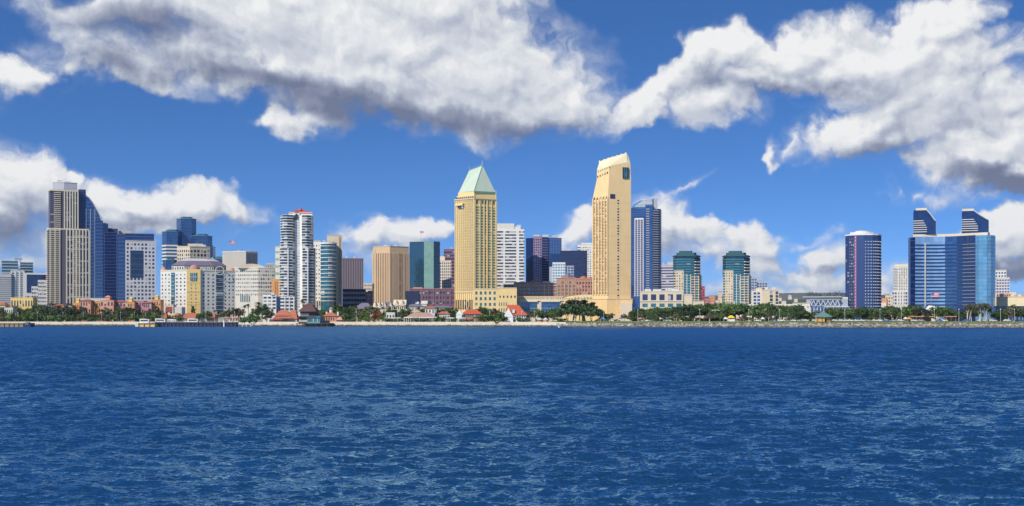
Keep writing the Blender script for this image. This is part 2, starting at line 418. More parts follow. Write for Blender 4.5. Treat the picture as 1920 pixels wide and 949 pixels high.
# ---------------------------------------------------------------- material table
C = dict(
 cream=(.60,.51,.36), hyatt=(.72,.53,.24), hyatt2=(.73,.51,.25), white=(.68,.66,.61), offwhite=(.62,.59,.51), pale=(.52,.50,.47), grey=(.34,.34,.36),
 greydark=(.13,.13,.15), concrete=(.46,.44,.40), sand=(.62,.54,.40), brown=(.50,.34,.20), brownd=(.30,.21,.15), purple=(.19,.095,.13), pink=(.42,.20,.20),
 mauve=(.22,.16,.21), brick=(.38,.22,.165), terracotta=(.40,.13,.07), redroof=(.46,.09,.04), maroon=(.25,.06,.06), orange=(.60,.27,.09), yellow=(.66,.47,.15),
 yellowp=(.68,.56,.27), salmon=(.56,.27,.17), copper=(.42,.56,.46), slate=(.16,.15,.20), roofgrey=(.30,.28,.31), navyw=(.03,.045,.13), tealw=(.10,.28,.28), bluegrey=(.30,.34,.42),
 darkwood=(.07,.045,.035), timber=(.26,.17,.09), timberd=(.08,.06,.05), tealdark=(.05,.14,.17), asphalt=(.06,.06,.06), bark=(.42,.30,.20), barkpale=(.50,.42,.34), steel=(.35,.38,.42), blueroof=(.06,.20,.50), greenroof=(.10,.20,.19), redp=(.55,.05,.05), black=(.02,.02,.02), stripe=(.34,.10,.20), blueboat=(.05,.16,.42), lilac=(.45,.43,.46), navyfab=(.02,.025,.07))
for k_, v_ in C.items(): M[k_] = wall_mat(k_.replace('navyw','navy wall'), v_)
for k_ in ('white','offwhite','steel','redp','blueboat'): pass
M['g_dark'] = glass_mat('dark glass', (.025,.030,.045), 1.7)
M['g_win'] = glass_mat('window glass', (.035,.042,.060), 1.6, blinds=.22)
M['g_navy'] = glass_mat('navy curtain glass', (.008,.020,.085), 1.75, blinds=.0, var=.35, wob=.006)
M['g_blue'] = glass_mat('blue curtain glass', (.018,.055,.17), 1.9, blinds=.0, var=.45, wob=.01)
M['g_sky'] = glass_mat('pale blue mirror glass', (.10,.26,.42), 2.3, blinds=.0, var=.25, wob=.01)
M['g_mirror'] = glass_mat('mirror band glass', (.18,.30,.50), 2.2, blinds=.0, var=.25, wob=.012)
M['g_teal'] = glass_mat('teal glass', (.018,.10,.12), 1.9, blinds=.03, var=.6)
M['g_green'] = glass_mat('green glass', (.05,.16,.10), 1.8, blinds=.08, var=.6)
M['g_lgreen'] = glass_mat('pale green mirror glass', (.28,.42,.28), 2.0, blinds=.0, var=.15, wob=.004)
M['g_dteal'] = glass_mat('dark teal glass', (.010,.045,.065), 1.9, blinds=.0, var=.25, wob=.005)
M['g_purple'] = glass_mat('violet tinted glass', (.03,.025,.075), 1.7, blinds=.05)
M['g_balc'] = glass_mat('balcony glass', (.05,.055,.075), 1.6, blinds=.18, blind_c=(.3,.29,.27))  # grey glass used behind balconies, blinds in a duller tone

M['g_void'] = glass_mat('dark plate glass', (.012,.02,.05), 1.7, blinds=0, var=.3)
GROUND = 3.0
ROOTS = []
def arc(px0, px1, bulge, n=8, dy0=0.0, dy1=0.0):
    """front outline that swells towards the camera by `bulge` metres (negative: hollow)"""
    out = []
    for i in range(n+1):
        t = i/n
        out.append((px0 + (px1-px0)*t, dy0 + (dy1-dy0)*t - bulge*(1-(2*t-1)**2)))
    return out
def offset_chain(pts, d):
    """offset an open chain outwards (towards -y for a chain running +x)"""
    n = len(pts); nr = []
    for i in range(n-1):
        ex, ey = pts[i+1][0]-pts[i][0], pts[i+1][1]-pts[i][1]; L = math.hypot(ex, ey) or 1
        nr.append((ey/L, -ex/L))
    out = []
    for i in range(n):
        if i == 0: a = b = nr[0]
        elif i == n-1: a = b = nr[-1]
        else: a, b = nr[i-1], nr[i]
        mx, my = a[0]+b[0], a[1]+b[1]; q = mx*mx+my*my
        k = 2*d/q if q > .3 else d
        out.append((pts[i][0]+mx*k, pts[i][1]+my*k))
    return out

class Bld:
    def __init__(s, name, label, cat, Y, px_mid, group=None, z0=GROUND):
        s.Y = Y; s.cx = X(px_mid, Y); s.z0 = z0
        # every tower stands square to its own line of sight over the bay
        s.a = math.atan2(s.cx, Y); s.D = math.hypot(s.cx, Y)
        s.root = empty(name, (s.cx, Y, z0), -s.a); tag(s.root, label, cat, group)
        s.reg = {}; s.polys = {}; s.parts = {}
        ROOTS.append(s)
    def z(s, py): return Z(py, s.Y) - s.z0
    def x(s, px, dy=0.0): return (s.D+dy)*math.tan(math.atan((px-960)/FPX) - s.a)
    def pt(s, px, dy=0.0): return (s.x(px, dy), dy)
    def body(s, part, chain, depth, top, mat, base=None, parent=None, cap=None, lab=None):
        """prism: visible outline `chain` of (px, dy) left to right, extruded `depth` metres back. top/base in photo rows"""
        pts = [s.pt(*c) for c in chain]
        back = max(p[1] for p in pts) + depth
        poly = pts + [(pts[-1][0], back), (pts[0][0], back)]
        m = MB(); z1 = s.z(top); z0 = -.5 if base is None else s.z(base)
        m.prism(poly, z0, z1)
        o = m.build(part, M[mat], parent or s.root)
        if lab: o['label'] = lab
        if cap:     # parapet / roof slab slightly proud
            q = MB(); r = offset_chain(pts, .35); q.prism(r + [(r[-1][0], back), (r[0][0], back)], z1 + .003, z1 + cap[0]); q.build(cap[2] if len(cap) > 2 else 'parapet', M[cap[1]], o if parent is None else s.root)
        s.last = o; s.pts = pts; s.back = back; s.poly = poly; s.ztop = z1
        return o
    def frame(s, i):
        p, q = s.poly[i], s.poly[(i+1) % len(s.poly)]
        L = math.hypot(q[0]-p[0], q[1]-p[1])
        return p, ((q[0]-p[0])/L, (q[1]-p[1])/L), L
    def rbox(s, name, i, u, z, w, h, mat, out=.06, inn=.15, parent=None):
        """box on face i centred at distance u along it"""
        p, t, L = s.frame(i); n = (t[1], -t[0]); off = (out-inn)/2
        s.reg.setdefault((name, parent), []).append(('box', p[0]+t[0]*u+n[0]*off, p[1]+t[1]*u+n[1]*off, z, w, out+inn, h, math.atan2(t[1], t[0]), mat))
    def grid(s, i, z0, z1, nx, ny, fw=.6, fh=.6, mat='g_win', u0=0.0, u1=1.0, name='window', out=.06, skip=None, parent=None):
        """z0, z1 photo rows (bottom, top); u0, u1 fractions of the face"""
        p, t, L = s.frame(i); a, b = s.z(z0), s.z(z1); ch = (b-a)/ny; cw = L*(u1-u0)/nx
        for r in range(ny):
            for c in range(nx):
                if skip and skip(c, r): continue
                s.rbox(name, i, L*u0 + cw*(c+.5), a + ch*(r+.5), cw*fw, ch*fh, mat, out, parent=parent)
    def bands(s, i, z0, z1, n, frac, mat, u0=0.0, u1=1.0, name='window_band', out=.08, shift=0.0, parent=None):
        p, t, L = s.frame(i); a, b = s.z(z0), s.z(z1); ch = (b-a)/n
        for r in range(n):
            s.rbox(name, i, L*(u0+u1)/2, a + ch*(r+.5+shift), L*(u1-u0), ch*frac, mat, out, parent=parent)
    def fins(s, i, z0, z1, n, w, mat, u0=0.0, u1=1.0, name='fin', out=.35, ends=True, parent=None):
        p, t, L = s.frame(i); a, b = s.z(z0), s.z(z1)
        for k in range(n):
            f = k/(n-1) if ends and n > 1 else (k+.5)/n
            s.rbox(name, i, L*(u0+(u1-u0)*f), (a+b)/2, w, b-a, mat, out, parent=parent)
    def ring(s, z0, z1, n, frac, mat, a=0, b=None, name='balcony', out=1.2, shift=0.0, pts=None, inn=-.1, parent=None):
        """n horizontal strips that follow the outline"""
        pts = (pts or s.pts)[a:b]; zz0, zz1 = s.z(z0), s.z(z1); ch = (zz1-zz0)/n
        o1 = offset_chain(pts, out); o0 = offset_chain(pts, inn)
        for r in range(n):
            zc = zz0 + ch*(r+.5+shift); h = ch*frac/2
            m = MB(); m.prism(o1 + o0[::-1], zc-h, zc+h)
            s.reg.setdefault((name, parent), []).append(('mb', m, mat, abs(pts[-1][0]-pts[0][0])*h))
    def add(s, name, mb, mat, parent=None, lab=None):
        o = mb.build(name, M[mat] if isinstance(mat, str) else [M[k] for k in mat], parent or s.root)
        if lab: o['label'] = lab
        return o
    def finish(s):
        for (name, parent), items in s.reg.items():
            par = parent or s.root
            items.sort(key=lambda it: -(it[5-0]*it[7-0] if it[0] == 'box' and False else (it[5]*1.0 if it[0] == 'box' else it[3])))
            one, rest = items[:98], items[98:]
            cache = {}
            for it in one:
                if it[0] == 'box':
                    _, x, y, z, w, t, h, ang, mat = it
                    key = (round(w, 3), round(t, 3), round(h, 3), mat)
                    if key not in cache:
                        m = MB(); m.rbox(0, 0, 0, w, t, h, 0); cache[key] = m.mesh(name, M[mat])
                    o = bpy.data.objects.new(name, cache[key]); o.location = (x, y, z); o.rotation_euler = (0, 0, ang)
                    o.parent = par; col.objects.link(o)
                else:
                    it[1].build(name, M[it[2]], par)
            if rest:
                mats = sorted({(it[8] if it[0] == 'box' else it[2]) for it in rest}); big = MB()
                for it in rest:
                    if it[0] == 'box': big.rbox(it[1], it[2], it[3], it[4], it[5], it[6], it[7], mats.index(it[8]))
                    else: big.add(it[1].v, it[1].f, mats.index(it[2]))
                o = big.build(name, [M[k] for k in mats], par); o['kind'] = 'stuff'

def plant(b, px0, px1, top, dy=8, n=2, seed=0, mat='pale'):
    """small plant rooms, vents and a whip aerial on a roof"""
    r = random.Random(seed or int(px0))
    for i in range(n):
        w = (px1-px0)*r.uniform(.12,.26); c = px0 + (px1-px0)*(i+r.uniform(.3,.7))/n; h = r.uniform(1.6,3.2)
        m = MB(); m.box(b.x(c-w/2, dy), b.x(c+w/2, dy), dy, dy+5, b.z(top)+.02, b.z(top)+h); b.add('roof_plant', m, mat)
    c = px0 + (px1-px0)*r.uniform(.3,.7); m = MB(); m.cyl(b.x(c, dy-1), dy-1, b.z(top)-.1, b.z(top)+r.uniform(5,8), .16, .08, 5); b.add('aerial', m, 'steel')
# ---------------------------------------------------------------- towers and large buildings, left to right
def FR(b, i, px0, px1):
    p, q = b.poly[i], b.poly[i+1]; d = q[0]-p[0]
    dy = (p[1]+q[1])/2
    return dict(u0=max(0, (b.x(px0, dy)-p[0])/d), u1=min(1, (b.x(px1, dy)-p[0])/d))
def profile(b, part, pts, dy, depth, mat, parent=None):
    """outline of (px, py) extruded away from the camera: a wall with a shaped top"""
    m = MB(); n = len(pts)
    v = [(b.x(px, dy), dy, b.z(py)) for px, py in pts]
    v += [(p[0], dy+depth, p[2]) for p in v]
    area = sum(v[i][0]*v[(i+1) % n][2]-v[(i+1) % n][0]*v[i][2] for i in range(n))
    fs = [tuple(range(n)), tuple(range(2*n-1, n-1, -1))] + [(i, n+i, n+(i+1) % n, (i+1) % n) for i in range(n)]
    if area < 0: fs = [f[::-1] for f in fs]
    m.add(v, fs); return b.add(part, m, mat, parent)
def block(b, part, px0, px1, dy, depth, top, base, mat, parent=None):
    m = MB(); m.box(b.x(px0, dy), b.x(px1, dy), dy, dy+depth, (-.5 if base is None else b.z(base)), b.z(top)); return b.add(part, m, mat, parent)
def antenna(b, px, dy, y0, y1, r=.25, mat='steel', name='antenna'):
    m = MB(); m.cyl(b.x(px, dy), dy, b.z(y0), b.z(y1), r, r*.5, 6); b.add(name, m, mat)
GB = GROUND

# --- far left cluster
b = Bld('apartment_tower', 'pale grey balconied apartment block with blue glass penthouses at the far left end', 'apartment tower', 1520, 20)
b.body('wall', [(-14,0),(21,0)], 20, 515, 'pale', cap=(1.2,'offwhite'))
b.ring(576, 517, 15, .34, 'white', out=.9, name='balcony'); b.bands(0, 576, 517, 15, .5, 'g_blue', .05, .97)
b.body('wall', [(21,3),(45,3)], 22, 507, 'offwhite', cap=(.8,'white'))
b.grid(0, 576, 510, 3, 16, .45, .55, 'g_blue')
b.fins(0, 576, 508, 4, 1.6, 'white')
plant(b, 22, 44, 506.4)
w = b.body('penthouse', [(3,6),(34,6)], 14, 489, 'tealdark', base=515); b.ring(514, 491, 4, .3, 'steel', out=.9); b.bands(0, 514, 491, 4, .5, 'g_sky')
w = b.body('penthouse', [(38,8),(62,8)], 14, 491, 'tealdark', base=515); b.ring(514, 493, 4, .3, 'steel', out=.9); b.bands(0, 514, 493, 4, .5, 'g_blue')
block(b, 'roof_gantry', 27, 41, 10, 6, 483, 486, 'steel'); block(b, 'gantry_leg', 29, 31, 10, 3, 486, 492, 'steel'); block(b, 'gantry_leg', 37, 39, 10, 3, 486, 492, 'steel')
b = Bld('office_block', 'dark blue glass office block with white frame between the grey apartments and the tallest tower', 'office building', 1420, 66)
b.body('wall', [(46,0),(90,0)], 30, 512, 'white'); b.rbox('curtain_wall', 0, b.frame(0)[2]*.53, (b.z(515)+b.z(549))/2, b.frame(0)[2]*.88, b.z(515)-b.z(549), 'g_navy', .4)
b.fins(0, 549, 515, 7, .25, 'navyw', .12, .95, name='mullion', out=.6)
b = Bld('stepped_building', 'white three step building with strip windows beside the tallest tower', 'office building', 1330, 68)
for p0, t in ((46, 551), (59, 537), (71, 525)):
    b.body('wall', [(p0, -.01*p0), (90, -.01*p0)], 18, t, 'white')
    n = round((576-t)/7); b.grid(0, t+2+7*n, t+2, max(3, round((90-p0)/4.2)), n, .7, .42, 'g_win')

# --- tallest tower on the left
b = Bld('residential_tower', 'tall slim residential tower with dark upper shaft and cream fins, tallest at the left end', 'tower', 1230, 127)
M['lavdark'] = wall_mat('dusky wall', (.09,.08,.11)); M['finw'] = wall_mat('pale fin', (.58,.50,.38))
b.body('wall', [(88,4),(92,0),(167,0)], 24, 431, 'lavdark', cap=(1.4,'finw'))
b.ring(570, 431, 37, .34, 'finw', 0, 2, name='balcony', out=1.4); 
k = FR(b,1,92,112); b.bands(1, 570, 431, 37, .34, 'finw', k['u0'], k['u1'], name='balcony', out=1.4); b.bands(1, 570, 431, 37, .5, 'g_balc', k['u0'], k['u1'])
k = FR(b,1,92,112); b.fins(1, 570, 431, 3, 1.5, 'finw', k['u0']+.03, k['u1'], name='pier', out=.9)
k = FR(b,1,125,167); b.bands(1, 568, 433, 37, .86, 'g_dark', k['u0'], k['u1'], out=.1); b.fins(1, 569, 431, 8, 1.35, 'finw', k['u0'], k['u1'], out=.9)
k = FR(b,1,137,147); b.bands(1, 568, 433, 37, .3, 'finw', k['u0'], k['u1'], name='balcony', out=.8)
k = FR(b,1,125,167); b.bands(1, 568, 433, 6, .06, 'finw', k['u0'], k['u1'], name='cornice', out=.7)
b.body('upper_shaft', [(91,5),(94,1),(147,1)], 20, 357, 'lavdark', base=432)
k = FR(b,1,101,114); b.bands(1, 430, 360, 19, .36, 'finw', k['u0'], k['u1'], name='balcony', out=1.3); b.bands(1, 430, 360, 19, .5, 'g_balc', k['u0'], k['u1'])
k = FR(b,1,94,101); b.bands(1, 430, 360, 19, .4, 'g_purple', k['u0'], k['u1'])
k = FR(b,1,121,146); b.bands(1, 430, 360, 19, .85, 'g_dark', k['u0'], k['u1'], out=.1); b.fins(1, 431, 359, 6, 1.3, 'finw', k['u0'], k['u1'], out=.9)
b.ring(359, 356, 1, .9, 'finw', name='cornice', out=.8)
b.body('side_shaft', [(147,7),(161,7)], 16, 353, 'navyw', base=431); b.bands(0, 430, 357, 19, .6, 'g_navy', .03, .97)
b.body('crown', [(99,8),(120,4),(145,6)], 12, 342, 'lilac', base=357, cap=(.6,'offwhite'))
plant(b, 103, 140, 341.6, 9)

# --- glass tower with sweeping roof behind it
b = Bld('glass_tower', 'blue glass tower with sweeping curved roofline behind the tallest left tower', 'tower', 1380, 180)
M['bluew'] = wall_mat('blue steel', (.05,.10,.25))
curve = [(158,566),(158,364),(163,367),(170,375),(177,386),(183,397),(188,406),(191,418),(191,566)]
profile(b, 'wall', curve, 0, 24, 'g_blue')
b.poly = [b.pt(158,0), b.pt(191,0), b.pt(191,24), b.pt(158,24)]; b.pts = b.poly[:2]
for r in range(22):
    y = 408 + r*6.6; b.rbox('floor_band', 0, b.frame(0)[2]*.5, b.z(y), b.frame(0)[2]*.98, 1.0, 'bluew', .25)
for y, x1 in ((401,185),(394,181),(387,177),(380,172)):
    L = b.frame(0)[2]*(x1-158)/33; b.rbox('floor_band', 0, L/2, b.z(y), L*.98, 1.0, 'bluew', .25)
m = MB(); cp = [(160,367),(167,371),(174,380),(181,392),(187,403),(190,412)]
for (xa, ya), (xb, yb) in zip(cp, cp[1:]): m.tube((b.x(xa,-.6), -.6, b.z(ya)), (b.x(xb,-.6), -.6, b.z(yb)), .55)
b.add('roof_rib', m, 'pale')
b.fins(0, 566, 392, 3, .8, 'bluegrey', .1, .6, name='pier', out=.6)
b = Bld('glass_tower', 'deep blue glass slab stepping down between the curved tower and the white framed office', 'tower', 1340, 207)
b.body('wall', [(178,4),(193,0)], 20, 414, 'g_navy'); b.bands(0, 560, 416, 22, .12, 'bluew', name='floor_band')
b.body('wall', [(191,5),(203,5)], 16, 419, 'g_blue', cap=(.8,'steel'))
b.body('wall', [(193,0),(220,-3)], 26, 437, 'g_navy', cap=(1,'navyw')); b.bands(0, 560, 438, 20, .10, 'bluew', name='floor_band'); b.fins(0, 560, 438, 2, .5, 'bluew', .1, .96, name='mullion')
b.body('roof_step', [(202,8),(221,8)], 12, 428, 'navyw', base=437, cap=(.6,'bluegrey'))
block(b, 'roof_plant', 222, 246, 12, 10, 431, 440, 'pale')
b = Bld('office_tower', 'navy glass office tower with white window grid framing a dark glass rectangle', 'office building', 1260, 256)
b.body('wall', [(220,3),(234,0)], 30, 441, 'g_navy', cap=(1.1,'navyw')); b.bands(0, 562, 443, 17, .12, 'bluew', name='floor_band')
b.body('wall', [(234,0),(289,0)], 26, 440, 'g_navy', cap=(1.2,'navyw')); b.bands(0, 452, 441, 2, .2, 'bluew', name='floor_band')
b.body('grid_wall', [(235,-2.5),(292,-2.5)], 26, 453, 'lilac', cap=(.8,'offwhite'))
skp = lambda c, r: (1 <= c <= 4 and 6 <= r <= 12)
M['lilacw'] = wall_mat('white panel', (.50,.49,.52)); b.last.data.materials[0] = M['lilacw']
b.grid(0, 563, 455, 8, 15, .58, .55, 'g_win', .02, .98, skip=skp)
L = b.frame(0)[2]; b.rbox('glass_panel', 0, L*.375, (b.z(470)+b.z(521))/2, L*.43, b.z(470)-b.z(521), 'g_void', .3)
for q in range(5): b.rbox('glazing_bar', 0, L*.375, b.z(521)+(b.z(470)-b.z(521))*(q+.5)/5, L*.43, .4, 'bluew', .45)
b.last = None

# --- hexagonal glass cluster
b = Bld('glass_tower_cluster', 'cluster of hexagonal blue glass towers with green trim behind the beige office', 'towers', 1450, 362)
def hexa(x0, x1, top, low, dy=0, wht=True):
    w4 = (x1-x0)*.22
    o = b.body('hexagonal_shaft', [(x0, dy+9), (x0+w4, dy), (x1-w4, dy), (x1, dy+9)], 10, top, 'g_blue')
    for i in range(3): b.bands(i, low, top+2, max(3, round((low-top)/6)), .10, 'bluew', name='floor_band')
    b.ring(top+6, top, 1, .16, 'tealw', name='roof_trim', out=.5, shift=.4)
    m = MB(); pp = b.pts; cx = sum(p[0] for p in pp)/4; ins = [(cx+(p[0]-cx)*.6, p[1]+4) for p in pp]
    m.prism(ins + [(ins[-1][0], ins[0][1]+8), (ins[0][0], ins[0][1]+8)], b.ztop, b.ztop+2.2); b.add('roof_plant', m, 'tealdark')
    if wht:
        for i in range(3): b.bands(i, 566, low, round((566-low)/6.2), .45, 'offwhite', name='floor_band', out=.3)
hexa(331, 368, 408, 462, 12); hexa(304, 341, 434, 458); hexa(358, 398, 441, 470, 2); hexa(384, 404, 462, 480, 6); hexa(305, 333, 488, 520, -8, False); hexa(397, 430, 484, 520, -6, False)
b = Bld('office_building', 'beige corner office with dark square windows below the hexagonal glass towers', 'office building', 1330, 362)
b.body('wall', [(332,10),(356,0),(394,8)], 20, 463, 'sand', cap=(1.0,'cream'))
b.grid(0, 540, 467, 6, 10, .5, .62, 'g_dark'); b.grid(1, 540, 467, 6, 10, .66, .66, 'g_dark')
plant(b, 356, 392, 462)
block(b, 'penthouse', 352, 381, 10, 8, 456, 463, 'cream')

# --- convex-roof office and the all-suite hotel
b = Bld('domed_office', 'low office with broad violet grey curved roof rising behind the cream and yellow hotel', 'office building', 1120, 373)
b.body('wall', [(322,6),(345,0),(400,0),(424,6)], 30, 498, 'offwhite')
for i, n in ((0,5),(1,14),(2,6)): b.grid(i, 516, 499, n, 2, .5, .55, 'g_dark')
m = MB(); base = offset_chain(b.pts, 1.0); bk = 36; zt = b.z(498)
for (s0, s1, za, zb) in ((1.0, .74, zt, b.z(489)), ):
    poly = base + [(base[-1][0], bk), (base[0][0], bk)]
    top = [(p[0]*s1, (p[1]-16)*s1+16) for p in poly]; m.prism(poly, za+.01, zb, 0, top)
r_ = b.add('roof', m, 'slate')
M['viol'] = wall_mat('violet grey roof', (.15,.12,.16)); r_.data.materials[0] = M['viol']
m = MB(); t1 = [(p[0]*.5, (p[1]-16)*.5+16) for p in poly]; m.prism([(p[0]*.735, (p[1]-16)*.735+16) for p in poly], b.z(489)+.02, b.z(484), 0, t1); b.add('roof_dome', m, 'lilac', r_)
b = Bld('hotel', 'cream hotel with yellow centre bay and pink corner domes near the pier', 'hotel', 1000, 371)
b.body('wall', [(301,12),(350,0),(376,0),(441,9)], 26, 508, 'offwhite', cap=(.9,'cream'))
for i, a, c, n in ((0,301,320,3),(0,328,350,3),(2,377,404,3),(2,419,441,3)):
    k = FR(b,i,a,c); b.grid(i, 581, 512, n, 10, .36, .45, 'g_win', k['u0'], k['u1'], out=.05)
k = FR(b,0,321,328); b.bands(0, 581, 511, 10, .93, 'g_teal', k['u0'], k['u1'], name='glazed_bay', out=.3); b.bands(0, 581, 511, 10, .16, 'steel', k['u0'], k['u1'], name='balcony', out=.8)
k = FR(b,2,405,418); b.bands(2, 584, 511, 10, .93, 'g_dark', k['u0'], k['u1'], name='glazed_bay', out=.3); b.bands(2, 584, 511, 10, .14, 'steel', k['u0'], k['u1'], name='balcony', out=.8)
bay = b.body('centre_bay', [(350,-1.5),(376,-1.5)], 12, 505, 'yellow')
M['sunyellow'] = wall_mat('warm yellow render', (.70,.48,.17)); bay.data.materials[0] = M['sunyellow']
b.grid(0, 583, 531, 2, 8, .22, .45, 'g_green', .18, .82); L = b.frame(0)[2]
b.rbox('great_window', 0, L*.5, b.z(519.5), L*.48, b.z(512)-b.z(527), 'g_teal', .35)
for q in (.38,.5,.62): b.rbox('glazing_bar', 0, L*q, b.z(519.5), .25, b.z(512)-b.z(527), 'white', .5)
b.rbox('glazing_bar', 0, L*.5, b.z(519.5), L*.48, .25, 'white', .5)
for q in range(3): b.rbox('string_course', 0, L*.5, b.z(530+q*18), L, .35, 'cream', .25)
def dome(b, px, dy, ybase, ytop, rpx, mat, n=12, name='dome'):
    m = MB(); cx = b.x(px, dy); r = rpx*b.Y/FPX; z0 = b.z(ybase); h = b.z(ytop)-z0; st = 5
    for i in range(st):
        a0, a1 = math.pi/2*i/st, math.pi/2*(i+1)/st
        m.cyl(cx, dy, z0+h*math.sin(a0)+.001*i, z0+h*math.sin(a1), r*math.cos(a0), max(.05, r*math.cos(a1)), n)
    return b.add(name, m, mat)
dome(b, 364.5, 3.5, 505, 496, 9.5, 'pink'); dome(b, 307, 13.5, 507.5, 500, 5.5, 'salmon'); dome(b, 434, 12, 507.5, 500, 6.5, 'salmon')
m = MB(); cz, cxx = b.z(507), b.x(412,2)
for q in range(16):
    a0, a1 = math.pi*2*q/16, math.pi*2*(q+1)/16
    m.tube((cxx+3.6*math.cos(a0), 2.2, cz+3.6*math.sin(a0)), (cxx+3.6*math.cos(a1), 2.2, cz+3.6*math.sin(a1)), .28)
b.add('ring_ornament', m, 'offwhite')
b.ring(583, 509, 3, .02, 'cream', name='string_course', out=.2)
# --- beige box, white civic block
b = Bld('windowless_building', 'big windowless beige box of a building with a flag on its roof', 'building', 1420, 450)
b.body('wall', [(417,16),(461,0),(483,8)], 30, 473, 'concrete', cap=(1.6,'offwhite')); b.fins(1, 560, 475, 9, .7, 'greydark', .06, .96, name='slit'); b.fins(0, 560, 475, 12, .3, 'sand', .04, .96, name='joint', out=.1)
plant(b, 440, 478, 472)
antenna(b, 432, 10, 472, 451, .22); b2root = b
b = Bld('civic_building', 'off white office with rounded arch top and rows of small windows', 'office building', 1260, 478)
b.body('wall', [(439,9),(484,0),(518,5)], 26, 503, 'offwhite', cap=(.9,'white'))
b.grid(0, 556, 505, 13, 7, .5, .42, 'g_win'); b.grid(1, 556, 505, 8, 7, .6, .5, 'g_win')
profile(b, 'arched_parapet', [(446,503),(449,499),(456,496),(466,494.5),(476,494.5),(486,496),(494,499),(499,503)], 3, 18, 'cream')
b.body('wall', [(499,7),(518,8)], 14, 494, 'concrete', base=503, cap=(.6,'white')); b.grid(0, 503, 495, 6, 1, .4, .6, 'g_win')
k = FR(b,0,0,1); b.poly = [b.pt(439,9), b.pt(484,0)]; b.fins(0, 566, 554, 6, .7, 'g_teal', .28, .64, name='tall_window', out=.5)
b = Bld('office_building', 'slim banded beige office tower just left of the white rounded balcony tower', 'office building', 1240, 523)
b.body('wall', [(516,3),(534,0)], 16, 463, 'offwhite', cap=(.7,'cream')); b.bands(0, 560, 466, 7, .35, 'g_lgreen', .0, .62); b.bands(0, 560, 466, 7, .30, 'g_dark', .62, 1)
plant(b, 518, 530, 462.4, 5, 1)
b = Bld('brick_block', 'small orange brick block wedged beside the white rounded balcony tower', 'building', 1130, 518)
b.body('wall', [(509,3),(526,0)], 14, 524, 'orange', cap=(.6,'sand')); b.fins(0, 562, 528, 2, .8, 'brownd', .4, .6, name='slit')

# --- white round-balcony condominium
b = Bld('condominium_tower', 'white condominium tower with rounded balconies and red hipped roof', 'tower', 1020, 558)
low = [(525,7),(528,1.5),(538,-1),(548,0),(553,3.5),(563,3.5),(567,.5),(577,-.6),(587,2),(591.5,9)]
b.body('wall', low, 16, 464, 'white')
b.ring(581, 465, 22, .80, 'g_win', 0, 5, name='window_band', out=.12); b.ring(581, 465, 22, .80, 'g_win', 6, 10, name='window_band', out=.12)
b.ring(581, 465, 22, .24, 'white', 0, 4, name='balcony', out=.9, shift=-.42); b.ring(581, 465, 22, .24, 'white', 6, 9, name='balcony', out=.8, shift=-.42)
b.poly = [b.pt(553,3.5), b.pt(563,3.5)]; b.grid(0, 578, 467, 2, 21, .3, .5, 'g_win')
for px in (540, 577): 
    m = MB(); m.box(b.x(px-1,-1.4), b.x(px+1,-1.4), -2.2, -.9, 0, b.z(466)); b.add('pier', m, 'white')
upp = [(527,6),(530,1),(538,-.6),(548,.3),(553,3.6),(563,3.6),(566,1),(575,0),(583,2),(587.5,9)]
b.body('upper_shaft', upp, 14, 403, 'white', base=465)
b.ring(463, 403, 12, .80, 'g_win', 0, 5, name='window_band', out=.12); b.ring(463, 403, 12, .80, 'g_win', 6, 10, name='window_band', out=.12)
b.ring(463, 403, 12, .24, 'white', 0, 4, name='balcony', out=.9, shift=-.42); b.ring(463, 403, 12, .24, 'white', 6, 9, name='balcony', out=.8, shift=-.42)
b.poly = [b.pt(553,3.6), b.pt(563,3.6)]; b.grid(0, 463, 405, 2, 12, .3, .5, 'g_win')
block(b, 'penthouse', 541, 586, 4, 12, 400, 403.2, 'white')
ph = block(b, 'penthouse', 542, 585.5, 5, 10, 397, 403.1, 'offwhite')
for px in (556,): 
    m = MB(); x_ = b.x(px, 3.2); m.add([(x_+q[0], 3.05, b.z(411)+q[1]) for q in ((-1.3,0),(1.3,0),(1.3,3.6),(.8,4.7),(0,5.1),(-.8,4.7),(-1.3,3.6))], [(0,1,2,3,4,5,6)]); b.add('arched_window', m, 'g_win')
profile(b, 'gable', [(550,403),(550,398),(556,393),(562,398),(562,403)], 3.2, 3, 'white')
for px in (573.5, 579):
    m = MB(); m.box(b.x(px-1.2,1), b.x(px+1.2,1), .9, 1.4, b.z(416), b.z(405)); b.add('arched_window', m, 'g_win')
m = MB(); m.hip(b.x(541,4), b.x(587,4), 4, 16, b.z(399.5), b.z(391), .42); b.add('roof', m, 'redroof')
m = MB(); m.gable(b.x(551,3), b.x(561,3), 2.6, 9, b.z(397.6), b.z(392), 'y'); m.cyl(b.x(564,9), 9, b.z(393), b.z(387.5), 2.2, .1, 4); b.add('roof', m, 'redroof')
b = Bld('apartment_block', 'low white terraced apartment block at the foot of the rounded balcony tower', 'apartments', 985, 515)
b.body('wall', [(493,2),(518,0)], 16, 553, 'white'); b.grid(0, 581, 555, 3, 4, .74, .55, 'g_balc')
b.body('wall', [(518,3),(526,3)], 14, 556, 'bluew'); b.bands(0, 581, 557, 4, .6, 'g_blue')
b.body('wall', [(526,0),(531,-1),(552,-1),(555,2)], 14, 556, 'white'); b.ring(583, 557, 4, .55, 'g_balc', name='window_band', out=.1); b.fins(1, 583, 557, 3, .9, 'white', .15, .95, name='pier')
block(b, 'stair_tower', 508, 514, -.6, 6, 549, 553, 'white')

